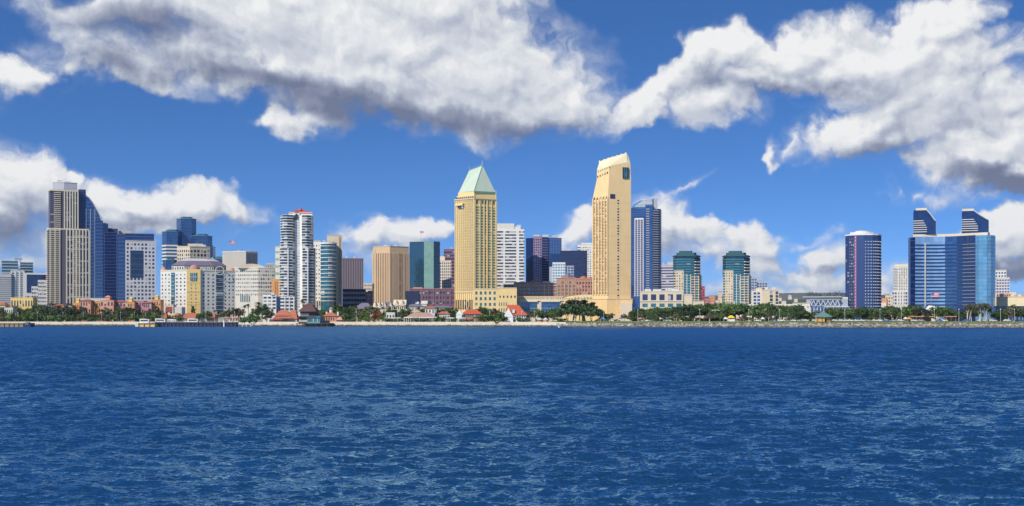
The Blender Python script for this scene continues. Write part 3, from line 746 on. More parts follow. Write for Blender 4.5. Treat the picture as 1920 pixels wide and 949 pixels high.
# --- beige and teal curved block
b = Bld('apartment_tower', 'beige apartment tower with curved teal glass front right of the white rounded balcony tower', 'apartment tower', 1130, 612)
b.body('wall', [(586,3),(601,0)], 18, 453, 'offwhite', cap=(.7,'cream')); b.grid(0, 578, 457, 3, 16, .42, .35, 'g_win')
plant(b, 602, 628, 455, 7)
b.body('glass_bay', arc(601, 630, 4.5, 7), 14, 456, 'g_teal'); b.ring(568, 458, 15, .16, 'white', name='balcony', out=1.0); b.ring(458, 455, 1, .9, 'white', name='cornice', out=1.2)
b.body('wall', [(613,12),(641.5,12)], 12, 440, 'cream', cap=(.6,'sand')); b.fins(0, 566, 442, 2, .5, 'brownd', .82, .9, name='slit')
b.body('base_block', [(586,-2),(602,-2)], 12, 563, 'sand'); b.fins(0, 578, 565, 3, 1.2, 'g_dark', .25, .85, name='window', out=.1)

b = Bld('office_tower', 'dark fluted brown office block with one thin roof mast', 'office building', 1360, 662)
b.body('wall', [(642,0),(681,2)], 26, 484, 'greydark'); b.fins(0, 543, 484, 13, .75, 'mauve', .0, 1, out=.6); b.ring(487, 484, 1, .8, 'mauve', name='cornice', out=.8)
plant(b, 645, 670, 484)
M['finm'] = wall_mat('brown fin', (.30,.23,.25))
for it in b.reg[('fin', None)][:]: b.reg[('fin', None)][b.reg[('fin', None)].index(it)] = it[:8] + ('finm',)
antenna(b, 671, 8, 484, 474)
b = Bld('shopping_centre', 'low navy and pink shopping block below the dark fluted office', 'building', 1180, 672)
b.body('wall', [(642,0),(686,0)], 22, 542, 'navyfab'); b.grid(0, 572, 545, 9, 3, .7, .5, 'g_void'); b.body('wall', [(690,2),(702,2)], 18, 545, 'pink'); b.body('wall', [(682,1),(702,1)], 14, 548, 'pink', cap=(.5,'mauve')); b.grid(0, 572, 549, 3, 3, .5, .5, 'g_dark')
b = Bld('apartment_block', 'small distant cream block seen between the fluted dark and brown towers', 'apartments', 1750, 690)
b.body('wall', [(679,0),(701,0)], 20, 531, 'sand'); b.grid(0, 552, 532, 6, 3, .5, .5, 'g_win')

b = Bld('office_tower', 'tan fluted concrete office tower with a dark slot in its right face', 'office building', 1160, 733)
b.body('wall', [(700,14),(731,0),(766,10)], 22, 474, 'brown'); b.body('top_band', [(700,13.8),(731,-.2),(766,9.8)], 22.4, 462, 'brown', base=474.2, cap=(.5,'sand'))
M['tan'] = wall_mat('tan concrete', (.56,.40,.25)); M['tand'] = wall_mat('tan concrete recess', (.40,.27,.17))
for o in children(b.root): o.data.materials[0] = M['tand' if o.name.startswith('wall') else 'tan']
b.poly = [b.pt(700,14), b.pt(731,0), b.pt(766,10)]
for k in (0,.10,.19,.30,.42,.52,.62,.72,.82,.92,1.0): b.rbox('rib', 0, b.frame(0)[2]*k, (b.z(575)+b.z(474))/2, 1.3, b.z(474)-b.z(575), 'tan', .9)
for k in (.04,.14,.2,.28,.36,.44,.60,.7,.76,.86,.94,1.0): b.rbox('rib', 1, b.frame(1)[2]*k, (b.z(575)+b.z(474))/2, 1.25, b.z(474)-b.z(575), 'tan', .9)
b.rbox('slot', 1, b.frame(1)[2]*.52, (b.z(562)+b.z(476))/2, 1.6, b.z(476)-b.z(562), 'g_dark', .5)
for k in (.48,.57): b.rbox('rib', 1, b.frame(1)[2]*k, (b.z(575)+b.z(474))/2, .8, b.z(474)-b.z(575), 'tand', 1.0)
b.rbox('wide_rib', 0, b.frame(0)[2]*.07, (b.z(575)+b.z(466))/2, 3.4, b.z(466)-b.z(575), 'tan', .5)
plant(b, 712, 755, 461.5, 12)
b = Bld('glass_tower', 'faceted dark teal glass tower with pale green centre face', 'tower', 1360, 797)
b.body('facet', [(768,9),(795,0)], 30, 453, 'g_dteal', cap=(.7,'steel')); b.body('facet', [(795,0),(813,0)], 30, 453, 'g_lgreen', cap=(.7,'steel')); 
b.fins(0, 545, 454, 7, .2, 'tealw', name='mullion', out=.15); b.bands(0, 545, 454, 26, .10, 'tealw', name='floor_band', out=.12)
b.body('facet', [(813,0),(825,7)], 28, 453.3, 'g_dteal', cap=(.7,'steel')); b.bands(0, 545, 454, 13, .08, 'bluew', name='floor_band', out=.12)
b.poly = [b.pt(768,9), b.pt(795,0)]; b.bands(0, 545, 454, 26, .07, 'bluew', name='floor_band', out=.12)
antenna(b, 787, 12, 452, 444); antenna(b, 791, 12, 452, 436, .18); block(b, 'roof_plant', 790, 797, 14, 6, 450, 453, 'steel')
b = Bld('office_tower', 'violet banded office tower partly hidden by the left green roofed hotel tower', 'office building', 1560, 843)
b.body('wall', [(832,2),(856,0)], 24, 468, 'purple', cap=(.8,'mauve')); b.bands(0, 545, 470, 12, .42, 'g_purple')
plant(b, 835, 851, 467, 6, 1)
b = Bld('office_tower', 'small cream and pink gridded tower right of the teal glass tower', 'office building', 1440, 836)
b.body('wall', [(824,4),(846,0)], 18, 489, 'sand', cap=(.6,'cream')); b.grid(0, 545, 491, 6, 10, .5, .62, 'g_blue'); b.body('roof_step', [(824,8),(834,6)], 10, 480, 'sand', base=489)
b = Bld('shopping_centre', 'long low violet mall with rows of dark openings between the tan and hotel towers', 'building', 1170, 790)
b.body('wall', [(728,0),(786,0)], 22, 546, 'navyfab'); b.grid(0, 572, 549, 9, 3, .7, .5, 'g_void'); b.body('wall', [(770,1),(856,1)], 26, 542, 'purple', cap=(.6,'pink'))
b.grid(0, 572, 544, 13, 3, .66, .5, 'g_dark'); b.fins(0, 572, 543, 9, .7, 'mauve', name='pier', out=.6); block(b, 'roof_block', 772, 792, 6, 10, 538.5, 542, 'salmon')
# --- left green-roofed hotel tower
b = Bld('hotel_tower', 'yellow cream hotel tower with steep pale green pitched roof', 'hotel tower', 1080, 892)
b.body('wall', [(853,15),(889,0),(931,10)], 16, 372, 'hyatt')
b.body('shoulder', [(856,15.4),(889,1.6),(930,11)], 14, 365, 'hyatt', base=372.4)
b.body('shoulder', [(859,15.8),(889,2.8),(929,11.5)], 12, 358, 'hyatt', base=365.4)
b.poly = [b.pt(853,15), b.pt(889,0), b.pt(931,10)]; b.pts = b.poly
b.grid(0, 546, 374, 9, 34, .34, .82, 'g_void', .05, .97); b.fins(0, 578, 373, 10, .8, 'hyatt', .03, .97, name='rib', out=.7)
b.bands(0, 546, 374, 34, .06, 'cream', name='floor_band', out=.25)
for u0, u1, n in ((.07,.42,3),(.60,.95,3)): b.grid(1, 546, 386, n, 31, .82, .60, 'g_green', u0, u1)
b.grid(1, 546, 386, 1, 31, .5, .55, 'g_dark', .46, .56); b.grid(1, 384, 374, 7, 1, .5, .6, 'g_win', .07, .95)
b.grid(0, 372, 366, 9, 1, .4, .6, 'g_dark', .05, .97)
for u in (.02,.255,.44,.58,.775,.975): b.rbox('rib', 1, b.frame(1)[2]*u, (b.z(578)+b.z(372))/2, .9 if .1<u<.9 else 1.6, b.z(372)-b.z(578), 'hyatt', .6)
b.fins(0, 580, 562, 8, 1.1, 'g_dark', .1, .92, name='tall_window', out=.9)
b.ring(373, 371, 1, .9, 'cream', name='cornice', out=1.0); b.ring(549, 546, 1, .6, 'cream', name='cornice', out=.9)
m = MB(); p, t, L = b.frame(0)
b.rbox('bay_balcony', 0, L*.30, b.z(382), L*.38, 2.0, 'hyatt', 2.6); b.rbox('bay_opening', 0, L*.33, b.z(386.5), L*.30, 2.6, 'g_dark', 1.4)
A, B_, C_ = Vector((*b.pt(860,15.5),0)), Vector((*b.pt(889,2.2),0)), Vector((*b.pt(929,11.5),0)); D_ = A + C_ - B_
zb = b.z(358); r0, r1 = b.pt(880, 17), b.pt(904.5, 13)
m = MB(); m.add([(A.x,A.y,zb),(B_.x,B_.y,zb),(C_.x,C_.y,zb),(D_.x,D_.y,zb),(r0[0],r0[1],b.z(315)),(r1[0],r1[1],b.z(306.5))],
                [(0,3,2,1),(0,1,5,4),(1,2,5),(2,3,4,5),(3,0,4)])
M['verdigris'] = wall_mat('pale verdigris', (.45,.52,.40)); M['copperg'] = wall_mat('copper green', (.10,.28,.20))
roof = b.add('roof', m, 'verdigris')
m = MB()
for (q0, q1) in (((B_.x,B_.y,zb),(r1[0],r1[1],b.z(306.5))), ((r0[0],r0[1],b.z(315)),(r1[0],r1[1],b.z(306.5)))): m.tube(q0, q1, .3)
b.add('ridge', m, 'tealw', roof)
b.poly = [tuple(A[:2]), tuple(B_[:2]), tuple(C_[:2])]; b.pts = b.poly
b.poly2 = b.poly; b.rbox('eaves', 1, b.frame(1)[2]*.5, zb-.6, b.frame(1)[2]*1.0, 1.6, 'copperg', .5)
for i, f in enumerate((0,.12,.25,.4,.55,.7,.85,.97,1.0)):
    x = r0[0]+(r1[0]-r0[0])*f; y = r0[1]+(r1[1]-r0[1])*f; z = b.z(315)+(b.z(306.5)-b.z(315))*f
    m = MB(); m.cyl(x, y, z-.3, z+(4.6 if f > .9 or f == 0 else 1.8), .2, .08, 5); b.add('spire', m, 'pale', roof)
antenna(b, 857, 14, 372, 366, .25, 'hyatt', 'finial'); antenna(b, 930, 10.5, 372, 354, .35, 'hyatt', 'finial'); antenna(b, 889, 1, 372, 357, .4, 'hyatt', 'finial')
b = Bld('hotel_podium', 'yellow cream podium with square windows at the foot of the left hotel tower', 'hotel podium', 1040, 925)
b.body('wall', [(886,1),(934,0)], 14, 542, 'hyatt', cap=(.6,'cream')); b.grid(0, 587, 544, 5, 4, .48, .55, 'g_teal', .06, .95)
b.body('wall', [(934,0),(969,0)], 22, 540, 'hyatt', cap=(.4,'cream')); b.grid(0, 560, 553, 5, 1, .4, .6, 'g_dark'); b.grid(0, 587, 565, 4, 2, .4, .6, 'g_teal', .0, .5)
b = Bld('hotel_galleria', 'low cream galleria with wide blue glazed openings joining the two hotel towers', 'hotel wing', 1055, 1040)
b.body('wall', [(966,0),(1056,0)], 20, 557, 'cream', cap=(.7,'hyatt'))
for u0, u1 in ((974,1007),(1015,1049)):
    k = FR(b,0,u0,u1); L = b.frame(0)[2]
    b.rbox('glazed_opening', 0, L*(k['u0']+k['u1'])/2, (b.z(566)+b.z(584))/2, L*(k['u1']-k['u0']), b.z(566)-b.z(584), 'g_blue', .25)
    for q in range(1,6): b.rbox('mullion', 0, L*(k['u0']+(k['u1']-k['u0'])*q/6), (b.z(566)+b.z(584))/2, .25, b.z(566)-b.z(584), 'bluew', .35)
    b.rbox('canopy', 0, L*(k['u0']+k['u1'])/2, b.z(565), L*(k['u1']-k['u0'])*1.06, 1.1, 'sand', 1.8)
    b.rbox('transom', 0, L*(k['u0']+k['u1'])/2, b.z(578), L*(k['u1']-k['u0']), .6, 'tealw', .4)
b.grid(0, 562.5, 557.5, 26, 1, .35, .45, 'g_win'); b.bands(0, 564.4, 563, 1, .8, 'sand', name='cornice', out=1.0)
b.body('wall', [(1056,0),(1112,-2)], 20, 560, 'hyatt', cap=(.5,'cream')); profile(b, 'sloped_parapet', [(1050,560),(1068,555.5),(1092,552.5),(1112,552.5),(1112,560)], 2, 10, 'hyatt'); b.grid(0, 563, 556, 6, 1, .55, .6, 'g_green', .35, .98)

# --- right hotel tower
b = Bld('hotel_tower', 'tallest sand coloured hotel tower with slanted top and blank right face', 'hotel tower', 1090, 1150)
ch = [(1112,11),(1140,0),(1183,8)]
b.body('wall', ch, 14, 366, 'hyatt2'); bk = b.back
def up(part, c0, c1, y0, y1s):
    m = MB(); p0 = [b.pt(*c) for c in c0]; p1 = [(*b.pt(*c), b.z(y)) for c, y in zip(c1, y1s)]
    p0 += [(p0[-1][0], bk), (p0[0][0], bk)]; p1 += [(p1[-1][0], bk-.5, p1[-1][2]), (p1[0][0], bk-.5, p1[0][2])]
    m.prism(p0, b.z(y0), 0, 0, p1); return b.add(part, m, 'hyatt2')
up('sloped_shoulder', ch, [(1119,9),(1142,.3),(1183,8.1)], 366.01, [334,334,334])
up('upper_shaft', [(1119,9),(1142,.3),(1175,6.6),(1183,8.1)], [(1119.5,9),(1142,.6),(1176,7),(1182,8.3)], 334.01, [316,312,303,306])
m = MB(); P0 = [(*b.pt(1119.5,8.9), b.z(316)), (*b.pt(1142,.5), b.z(312)), (*b.pt(1176,6.9), b.z(303)), (*b.pt(1182,8.2), b.z(306))]
P1 = [(*b.pt(1124,12), b.z(299.5)), (*b.pt(1143,6.5), b.z(294)), (*b.pt(1175,10), b.z(284.5)), (*b.pt(1178,11), b.z(289))]
vs = P0 + [(P0[-1][0], bk-.5, P0[-1][2]), (P0[0][0], bk-.5, P0[0][2])] + P1 + [(P1[-1][0], bk-6, P1[-1][2]), (P1[0][0], bk-6, P1[0][2])]
m.add([(v[0], v[1], v[2]+.02) for v in vs], [(i, (i+1)%6, 6+(i+1)%6, 6+i) for i in range(6)] + [tuple(range(5,-1,-1)), tuple(range(6,12))])
M['sandroof'] = wall_mat('pale slanted roof', (.72,.60,.38)); roof = b.add('roof', m, 'sandroof')
for f in (0,.16,.32,.48,.64,.8,.96):
    q0, q1 = Vector(P1[0]), Vector(P1[2]); q = q0.lerp(q1, f); mm = MB(); mm.box(q.x-.5, q.x+.5, q.y, q.y+1, q.z-.6, q.z+1.1); b.add('crenel', mm, 'sandroof', roof)
b.poly = [b.pt(*c) for c in ch]; b.pts = b.poly
b.grid(0, 552, 376, 5, 33, .78, .72, 'g_win', .04, .97); M['hyshade'] = M['hyatt2']
b.fins(0, 553, 370, 6, 1.1, 'hyatt2', .02, .98, name='rib', out=1.0); b.bands(0, 552, 376, 33, .16, 'hyatt2', .02, .98, name='floor_band', out=.55)
b.grid(0, 374, 367, 5, 1, .4, .7, 'g_dark')
k = FR(b,1,1157,1161.5); b.grid(1, 588, 373, 1, 41, .75, .55, 'g_win', k['u0'], k['u1'])
b.bands(1, 588, 372, 14, .018, 'sand', .0, 1, name='panel_joint', out=.10); b.fins(1, 560, 372, 3, .14, 'sand', .12, .95, name='panel_joint', out=.10)
k = FR(b,1,1144,1153.5); L = b.frame(1)[2]; b.rbox('square_window', 1, L*(k['u0']+k['u1'])/2, b.z(368), L*(k['u1']-k['u0']), 4.4, 'g_purple', .15)
k = FR(b,1,1167,1178); b.rbox('great_window', 1, L*(k['u0']+k['u1'])/2+.1, b.z(323), L*(k['u1']-k['u0']), 10.2, 'g_dteal', 1.0)
for q in (.33,.67): b.rbox('glazing_bar', 1, L*(k['u0']+(k['u1']-k['u0'])*q), b.z(323), .25, 10.2, 'tealw', 1.15)
b.rbox('emblem_panel', 1, L*(k['u0']+k['u1'])/2+.1, b.z(326), L*(k['u1']-k['u0'])*.45, 4.4, 'tealdark', 1.25)
m = MB(); 
for q in range(5):
    p = Vector((*b.pt(1121+q*4.4, 8.2-q*1.7), b.z(329-q*1.4))); m = MB(); m.rbox(p.x, p.y-.2, p.z, 1.0, .6, 1.6, math.atan2(-8.7, 11.2)); b.add('small_window', m, 'g_dark')
for q in range(6):
    p = Vector((*b.pt(1122+q*4.0, 8.0-q*1.5), b.z(319.5-q*1.3))); m = MB(); m.rbox(p.x, p.y-.3, p.z, 1.3, .5, .6, math.atan2(-8.7, 11.2)); b.add('small_window', m, 'copperg')
b.body('base_block', [(1108,6),(1138,-3),(1186,2)], 18, 561, 'hyatt2', cap=(.5,'cream')); b.grid(1, 588, 562, 1, 6, .12, .5, 'g_win', .42, .52)
b.body('buttress', [(1163,-6),(1185,-6)], 8, 568, 'sand')

# --- towers behind the galleria
b = Bld('office_tower', 'white strip windowed tower tucked behind the green roofed hotel tower', 'tower', 1500, 957)
b.body('wall', [(929,0),(983,0)], 26, 430, 'white')
for u0, u1 in ((0,.27),(.33,.72),(.82,1)): b.bands(0, 532, 432, 17, .5, 'g_win', u0, u1)
b.body('roof_step', [(930,1),(964,1)], 20, 419, 'offwhite', base=430); b.bands(0, 430, 421, 2, .0, 'pale'); b.reg[('window_band', None)] = [i for i in b.reg[('window_band', None)] if i[6] > .01]
plant(b, 934, 980, 425, 5, 3)
b.body('roof_step', [(964,2),(976,2)], 18, 424.5, 'offwhite', base=430)
b.body('base_block', [(929,-2),(984,-2)], 20, 530, 'offwhite'); b.bands(0, 555, 532, 3, .4, 'g_win')
b = Bld('office_tower', 'twin block navy tower with a violet gridded face', 'office building', 1560, 1019)
b.body('wall', [(986,7),(1000,0)], 26, 446, 'g_navy'); b.body('wall', [(1000,0),(1016,0)], 26, 444, 'mauve', cap=(.6,'pink')); b.grid(0, 530, 447, 4, 17, .6, .55, 'g_purple')
plant(b, 1001, 1050, 443.5, 9, 3)
M['mauvel'] = wall_mat('dusky pink panel', (.28,.20,.30)); b.last.data.materials[0] = M['mauvel']
b.body('wall', [(1016,0),(1028,3)], 24, 445, 'g_navy'); b.bands(0, 530, 447, 17, .2, 'mauve', name='floor_band')
b.body('wall', [(1028,5),(1053,5)], 22, 447, 'bluew', cap=(.8,'navyw')); b.grid(0, 530, 449, 5, 14, .66, .8, 'g_blue')
b = Bld('office_block', 'broad dark navy slab behind the small white glass block', 'office building', 1480, 1070)
b.body('wall', [(1031,2),(1052,2)], 24, 476, 'g_navy'); b.body('wall', [(1050,0),(1101,0)], 26, 471, 'navyfab', cap=(.6,'navyw')); b.bands(0, 540, 473, 9, .5, 'g_navy'); b.body('roof_step', [(1098,3),(1101,3)], 20, 470.5, 'navyfab')
plant(b, 1060, 1098, 470, 9)
b = Bld('apartment_block', 'small white and pale blue glass block in front of the navy slab', 'apartments', 1380, 1053)
b.body('wall', [(1030,3),(1036,3)], 12, 500, 'steel'); b.body('wall', [(1036,0),(1060,0)], 16, 492, 'white'); b.grid(0, 530, 494, 5, 7, .72, .6, 'g_sky')
b.body('wall', [(1058,2),(1076,2)], 14, 499, 'steel', cap=(.4,'white')); b.grid(0, 530, 500, 3, 6, .72, .6, 'g_blue')
b = Bld('apartment_tower', 'white balconied tower peeking out left of the tallest sand coloured hotel tower', 'tower', 1600, 1098)
b.body('wall', [(1083,3),(1113,0)], 20, 459, 'white', cap=(.8,'offwhite')); b.bands(0, 528, 462, 15, .42, 'g_win', 0, .28); b.grid(0, 528, 462, 5, 15, .5, .5, 'g_win', .32, 1); b.body('roof_step', [(1090,4),(1110,4)], 12, 455, 'offwhite', base=459)

# --- brick shopping and residential range
b = Bld('brick_building', 'brick red range with green bay windows left of the pyramid roofed brick block', 'building', 1160, 1000)
b.body('wall', [(944,1),(968,0)], 18, 534, 'slate', cap=(.5,'pale'))
b.body('wall', [(964,0),(1012,0)], 18, 530, 'brick', cap=(.6,'salmon')); b.grid(0, 560, 532, 6, 4, .60, .62, 'g_teal'); b.fins(0, 560, 531, 7, 1.1, 'salmon', name='pier', out=.5)
b.body('wall', [(1012,2),(1046,2)], 16, 531, 'brick', cap=(.6,'salmon')); b.grid(0, 560, 532, 7, 4, .6, .62, 'g_blue'); b.bands(0, 560, 532, 4, .16, 'sand', name='balcony', out=.9); b.fins(0, 560, 532, 5, .8, 'sand', name='pier', out=.6); dome(b, 1000, 9, 529.5, 525, 6, 'terracotta'); block(b, 'roof_pavilion', 1018, 1032, 6, 8, 527, 531, 'sand')
b = Bld('brick_building', 'brick red block under a dark pyramid roof left of the tallest hotel tower', 'building', 1150, 1062)
b.body('wall', [(1045,0),(1080,0)], 18, 522, 'brick', cap=(.7,'salmon')); b.grid(0, 560, 526, 5, 5, .55, .62, 'g_green'); b.fins(0, 560, 524, 6, .9, 'salmon', name='pier', out=.4); b.bands(0, 560, 524, 5, .10, 'salmon', name='string_course', out=.3)
m = MB(); m.cyl(b.x(1065,9), 9, b.z(521.4), b.z(511), 8.6, .3, 4); b.add('roof', m, 'slate')
b = Bld('brick_building', 'brick red block with rounded red domes directly left of the tallest hotel tower', 'building', 1145, 1097)
b.body('wall', [(1080,1),(1113,1)], 18, 523, 'brick', cap=(.7,'salmon')); b.grid(0, 560, 527, 6, 5, .5, .6, 'g_dark'); b.fins(0, 560, 525, 7, .7, 'salmon', name='pier', out=.4); b.bands(0, 560, 525, 5, .10, 'salmon', name='string_course', out=.3)
dome(b, 1094, 8, 522.5, 517, 7, 'terracotta'); dome(b, 1107, 8, 522.5, 518.5, 5, 'terracotta')

# --- blue glass condominium right of the hotel tower
b = Bld('condominium_tower', 'blue glass condominium tower with white balconies right of the tallest sand coloured hotel tower', 'tower', 1230, 1212)
b.body('wall', [(1183,3),(1210,0)], 22, 389, 'bluew'); k = dict(u0=.2,u1=.86)
b.bands(0, 560, 391, 38, .82, 'g_blue'); b.fins(0, 560, 410, 4, 1.2, 'lilac', .28, .86, name='frame_post', out=.6); b.bands(0, 560, 410, 38, .20, 'lilac', .28, .86, name='frame_rail', out=.5)
b.rbox('frame_rail', 0, b.frame(0)[2]*.57, b.z(410), b.frame(0)[2]*.60, 1.4, 'white', .7)
b.body('wall', [(1210,0),(1224,0)], 22, 384, 'bluew'); b.bands(0, 560, 386, 39, .8, 'g_blue'); b.bands(0, 560, 390, 38, .24, 'pale', .1, .55, name='balcony', out=.7)
b.body('wall', [(1224,1),(1233,4),(1239.5,9)], 14, 391, 'bluew'); b.ring(560, 393, 38, .6, 'g_blue', name='window_band', out=.1); b.ring(560, 393, 38, .24, 'pale', name='balcony', out=1.3)
profile(b, 'crown', [(1185,389),(1187,383),(1200,376),(1224,372),(1224,384),(1210,389)], 1.5, 16, 'g_sky')
b.poly = [b.pt(1186,1.5), b.pt(1224,1.5)]
for q in range(6): b.rbox('crown_louvre', 0, b.frame(0)[2]*(.55+.04*q), b.z(386.5-q*2.3), b.frame(0)[2]*(.86-.09*q), .7, 'white', .5)
block(b, 'lift_tower', 1222, 1233, 3, 10, 371, 392, 'steel'); block(b, 'lift_tower_edge', 1221, 1224.5, 2.4, 10, 371.5, 392, 'white')
block(b, 'base_block', 1183, 1206, -4, 10, 556, None, 'g_blue')
b = Bld('office_building', 'pinkish grey banded office between the blue condominium and the teal towers', 'office building', 1480, 1250)
b.body('wall', [(1238,2),(1263,0)], 22, 497, 'lilac', cap=(.6,'pale')); b.bands(0, 556, 500, 11, .42, 'g_purple'); b.body('roof_step', [(1251,4),(1262,4)], 12, 491, 'concrete', base=497)
plant(b, 1240, 1250, 496.5, 7, 1)

# --- pair of teal towers
def teal_tower(px, label, top=470):
    b = Bld('teal_tower', label, 'tower', 1040, px+28, 'twin teal glass towers')
    c = lambda a, d: (px+a, d)
    b.body('wall', [c(3,5),c(7,0),c(22,0)], 18, 508, 'cream', cap=(.4,'offwhite'))
    b.grid(1, 574, 510, 3, 13, .42, .5, 'g_win', .02, .98); b.ring(574, 510, 13, .5, 'g_teal', 0, 2, name='window_band', out=.1)
    b.body('glass_core', [c(21,.6),c(35,.6)], 18, 512, 'g_teal'); b.bands(0, 574, 514, 12, .14, 'steel', name='floor_band'); b.fins(0, 574, 514, 3, .5, 'offwhite', .0, 1, name='mullion')
    b.body('wall', [c(35,0),c(50,0),c(55,6)], 16, 516, 'g_teal'); b.ring(574, 517, 12, .62, 'g_balc', name='window_band', out=.08); b.ring(574, 517, 12, .24, 'cream', name='balcony', out=.9); b.fins(0, 574, 517, 3, .55, 'cream', .02, .98, name='pier', out=1.0)
    b.body('upper_shaft', [c(2,6),c(8,1.5),c(24,1),c(42,1.5),c(53,7)], 14, 483, 'g_dteal', base=517); b.bands(1, 516, 484, 7, .5, 'g_teal'); b.bands(2, 516, 484, 7, .5, 'g_teal', 0, .6)
    b.ring(517, 484, 7, .14, 'tealw', name='floor_band', out=.5); b.ring(516, 488, 5, .3, 'white', 3, 5, name='balcony', out=1.3)
    b.body('upper_shaft', [c(4,7),c(9,3),c(46,3),c(51,8)], 10, 478, 'g_dteal', base=484)
    M['tealroof'] = M.get('tealroof') or wall_mat('teal metal', (.03,.10,.11))
    m = MB(); q = [b.pt(px+1,6), b.pt(px+7,-.5), b.pt(px+46,-.5), b.pt(px+54,6)]; m.prism(q + [(q[-1][0],20),(q[0][0],20)], b.z(480.6), b.z(479.3)); b.add('brise_soleil', m, 'tealroof')
    m = MB(); q = [b.pt(px+8,5), b.pt(px+12,2), b.pt(px+42,2), b.pt(px+46,5)]; m.prism(q + [(q[-1][0],15),(q[0][0],15)], b.z(479), b.z(473.5)); b.add('penthouse', m, 'tealroof')
    m = MB(); q = [b.pt(px+13,6), b.pt(px+16,4), b.pt(px+36,4), b.pt(px+38,6)]; m.prism(q + [(q[-1][0],13),(q[0][0],13)], b.z(473.4), b.z(top)); b.add('penthouse', m, 'tealroof')
    return b
teal_tower(1260, 'teal and cream tower directly above the cream podium of square bays, left of the pair')
teal_tower(1353, 'teal and cream tower standing alone above the park trees, right of the pair')
b = Bld('hotel_podium', 'long cream podium with two rows of square bays below the left teal tower', 'building', 985, 1248)
b.body('wall', [(1200,0),(1281,0)], 22, 547, 'cream', cap=(.6,'offwhite'))
plant(b, 1206, 1276, 546, 7, 4)
b.grid(0, 566, 549, 5, 1, .62, .66, 'g_purple', .02, 1); b.grid(0, 580, 565, 5, 1, .62, .45, 'g_teal', .02, 1); b.bands(0, 565.4, 564, 1, .8, 'offwhite', name='cornice', out=.6)
b.body('wall', [(1281,1),(1298,1)], 18, 553, 'cream', cap=(.5,'offwhite')); b.grid(0, 580, 567, 2, 1, .4, .4, 'g_dark'); b.body('wall', [(1298,2),(1320,2)], 14, 565, 'cream', cap=(.4,'offwhite')); b.grid(0, 578, 569, 3, 1, .4, .4, 'g_dark')
b = Bld('apartment_block', 'narrow magenta red block beside the left teal tower', 'building', 1480, 1318)
b.body('wall', [(1310,0),(1321.5,0)], 14, 537, 'maroon', cap=(.4,'pink')); b.grid(0, 568, 539, 3, 5, .5, .5, 'g_dark'); M['magenta'] = wall_mat('magenta red render', (.38,.05,.10)); b.last.data.materials[0] = M['magenta']
for (x0, x1, t, mt, lab) in ((1320,1331,560,'pink','small pink hillside house right of the magenta block'), (1329,1341,555,'salmon','salmon hillside house between the two teal towers'), (1340,1349,563,'sand','low sand coloured house left of the right teal tower'), (1346,1354,548,'cream','narrow cream block touching the right teal tower')):
    b = Bld('hillside_house', lab, 'house', 1700, (x0+x1)/2)
    b.body('wall', [(x0,0),(x1,0)], 14, t, mt, cap=(.6,'terracotta','roof')); b.grid(0, t+12, t+2, 3, 2, .35, .45, 'g_dark')

b = Bld('apartment_tower', 'small stepped white and blue glass towers right of the right teal tower', 'tower', 1560, 1423)
b.body('wall', [(1405,0),(1419,0)], 16, 520, 'steel', cap=(.5,'white')); b.grid(0, 548, 522, 3, 5, .7, .55, 'g_blue')
b.body('wall', [(1419,2),(1439,2)], 16, 529, 'steel'); b.grid(0, 548, 530, 4, 4, .7, .6, 'g_blue'); b.body('roof_step', [(1422,3),(1436,3)], 10, 525, 'bluegrey', base=529); antenna(b, 1442, 5, 548, 531)
b = Bld('hotel', 'plain cream hotel slab with dark window strips right of the right teal tower', 'hotel', 1180, 1435)
b.body('wall', [(1408,0),(1428,0)], 18, 545, 'offwhite'); b.grid(0, 572, 547, 2, 4, .74, .62, 'g_blue', .2, .9)
plant(b, 1430, 1458, 543.6, 6)
b.body('wall', [(1428,-1),(1460,-1)], 18, 544, 'cream', cap=(.5,'offwhite')); b.bands(0, 572, 546, 4, .8, 'g_dark', .48, .66); b.bands(0, 572, 546, 4, .8, 'g_dark', .82, .97); b.body('roof_step', [(1417,4),(1428,4)], 8, 540, 'cream')

# --- convention centre
b = Bld('convention_centre', 'low sand coloured convention hall with stepped parapet behind the park trees', 'building', 1010, 1478)
b.body('wall', [(1380,0),(1440,0)], 20, 574, 'sand'); b.body('wall', [(1440,0),(1488,0)], 20, 575, 'sand', cap=(.4,'cream')); b.body('wall', [(1486,1),(1519,1)], 18, 569, 'offwhite', cap=(.5,'cream')); b.grid(0, 590, 571, 4, 2, .3, .4, 'brownd')
plant(b, 1385, 1485, 574, 6, 6)
b.body('wall', [(1462,3),(1475,3)], 10, 571, 'sand'); 
b = Bld('convention_hall', 'blue glass convention hall with flat grey roof and white trusses', 'building', 1000, 1556)
b.body('wall', [(1512,8),(1590,8)], 20, 560, 'bluegrey'); block(b, 'roof', 1505, 1578, 6, 22, 555.5, 557.5, 'steel'); block(b, 'roof', 1519, 1576, 3, 22, 560.6, 562, 'steel')
b.poly = [b.pt(1519,4), b.pt(1575,4)]; b.grid(0, 574, 562.3, 11, 3, .6, .5, 'g_mirror', out=.3)
for q in range(6): 
    x0 = 1521 + q*9; m = MB(); m.tube((b.x(x0,3), 2.5, b.z(573)), (b.x(x0+4.5,3), 2.5, b.z(563)), .25); m.tube((b.x(x0+4.5,3), 2.5, b.z(563)), (b.x(x0+9,3), 2.5, b.z(573)), .25); b.add('truss', m, 'white')
b.body('glass_wing', [(1520,0),(1545,0)], 14, 575, 'g_blue'); b.fins(0, 592, 576, 5, .7, 'pale', name='pier'); b.body('glass_wing', [(1545,-1),(1592,-1)], 16, 576, 'g_blue', cap=(.6,'offwhite')); b.fins(0, 592, 577, 9, .4, 'pale', name='mullion'); b.body('wall', [(1574,10),(1590,10)], 18, 557, 'sand')

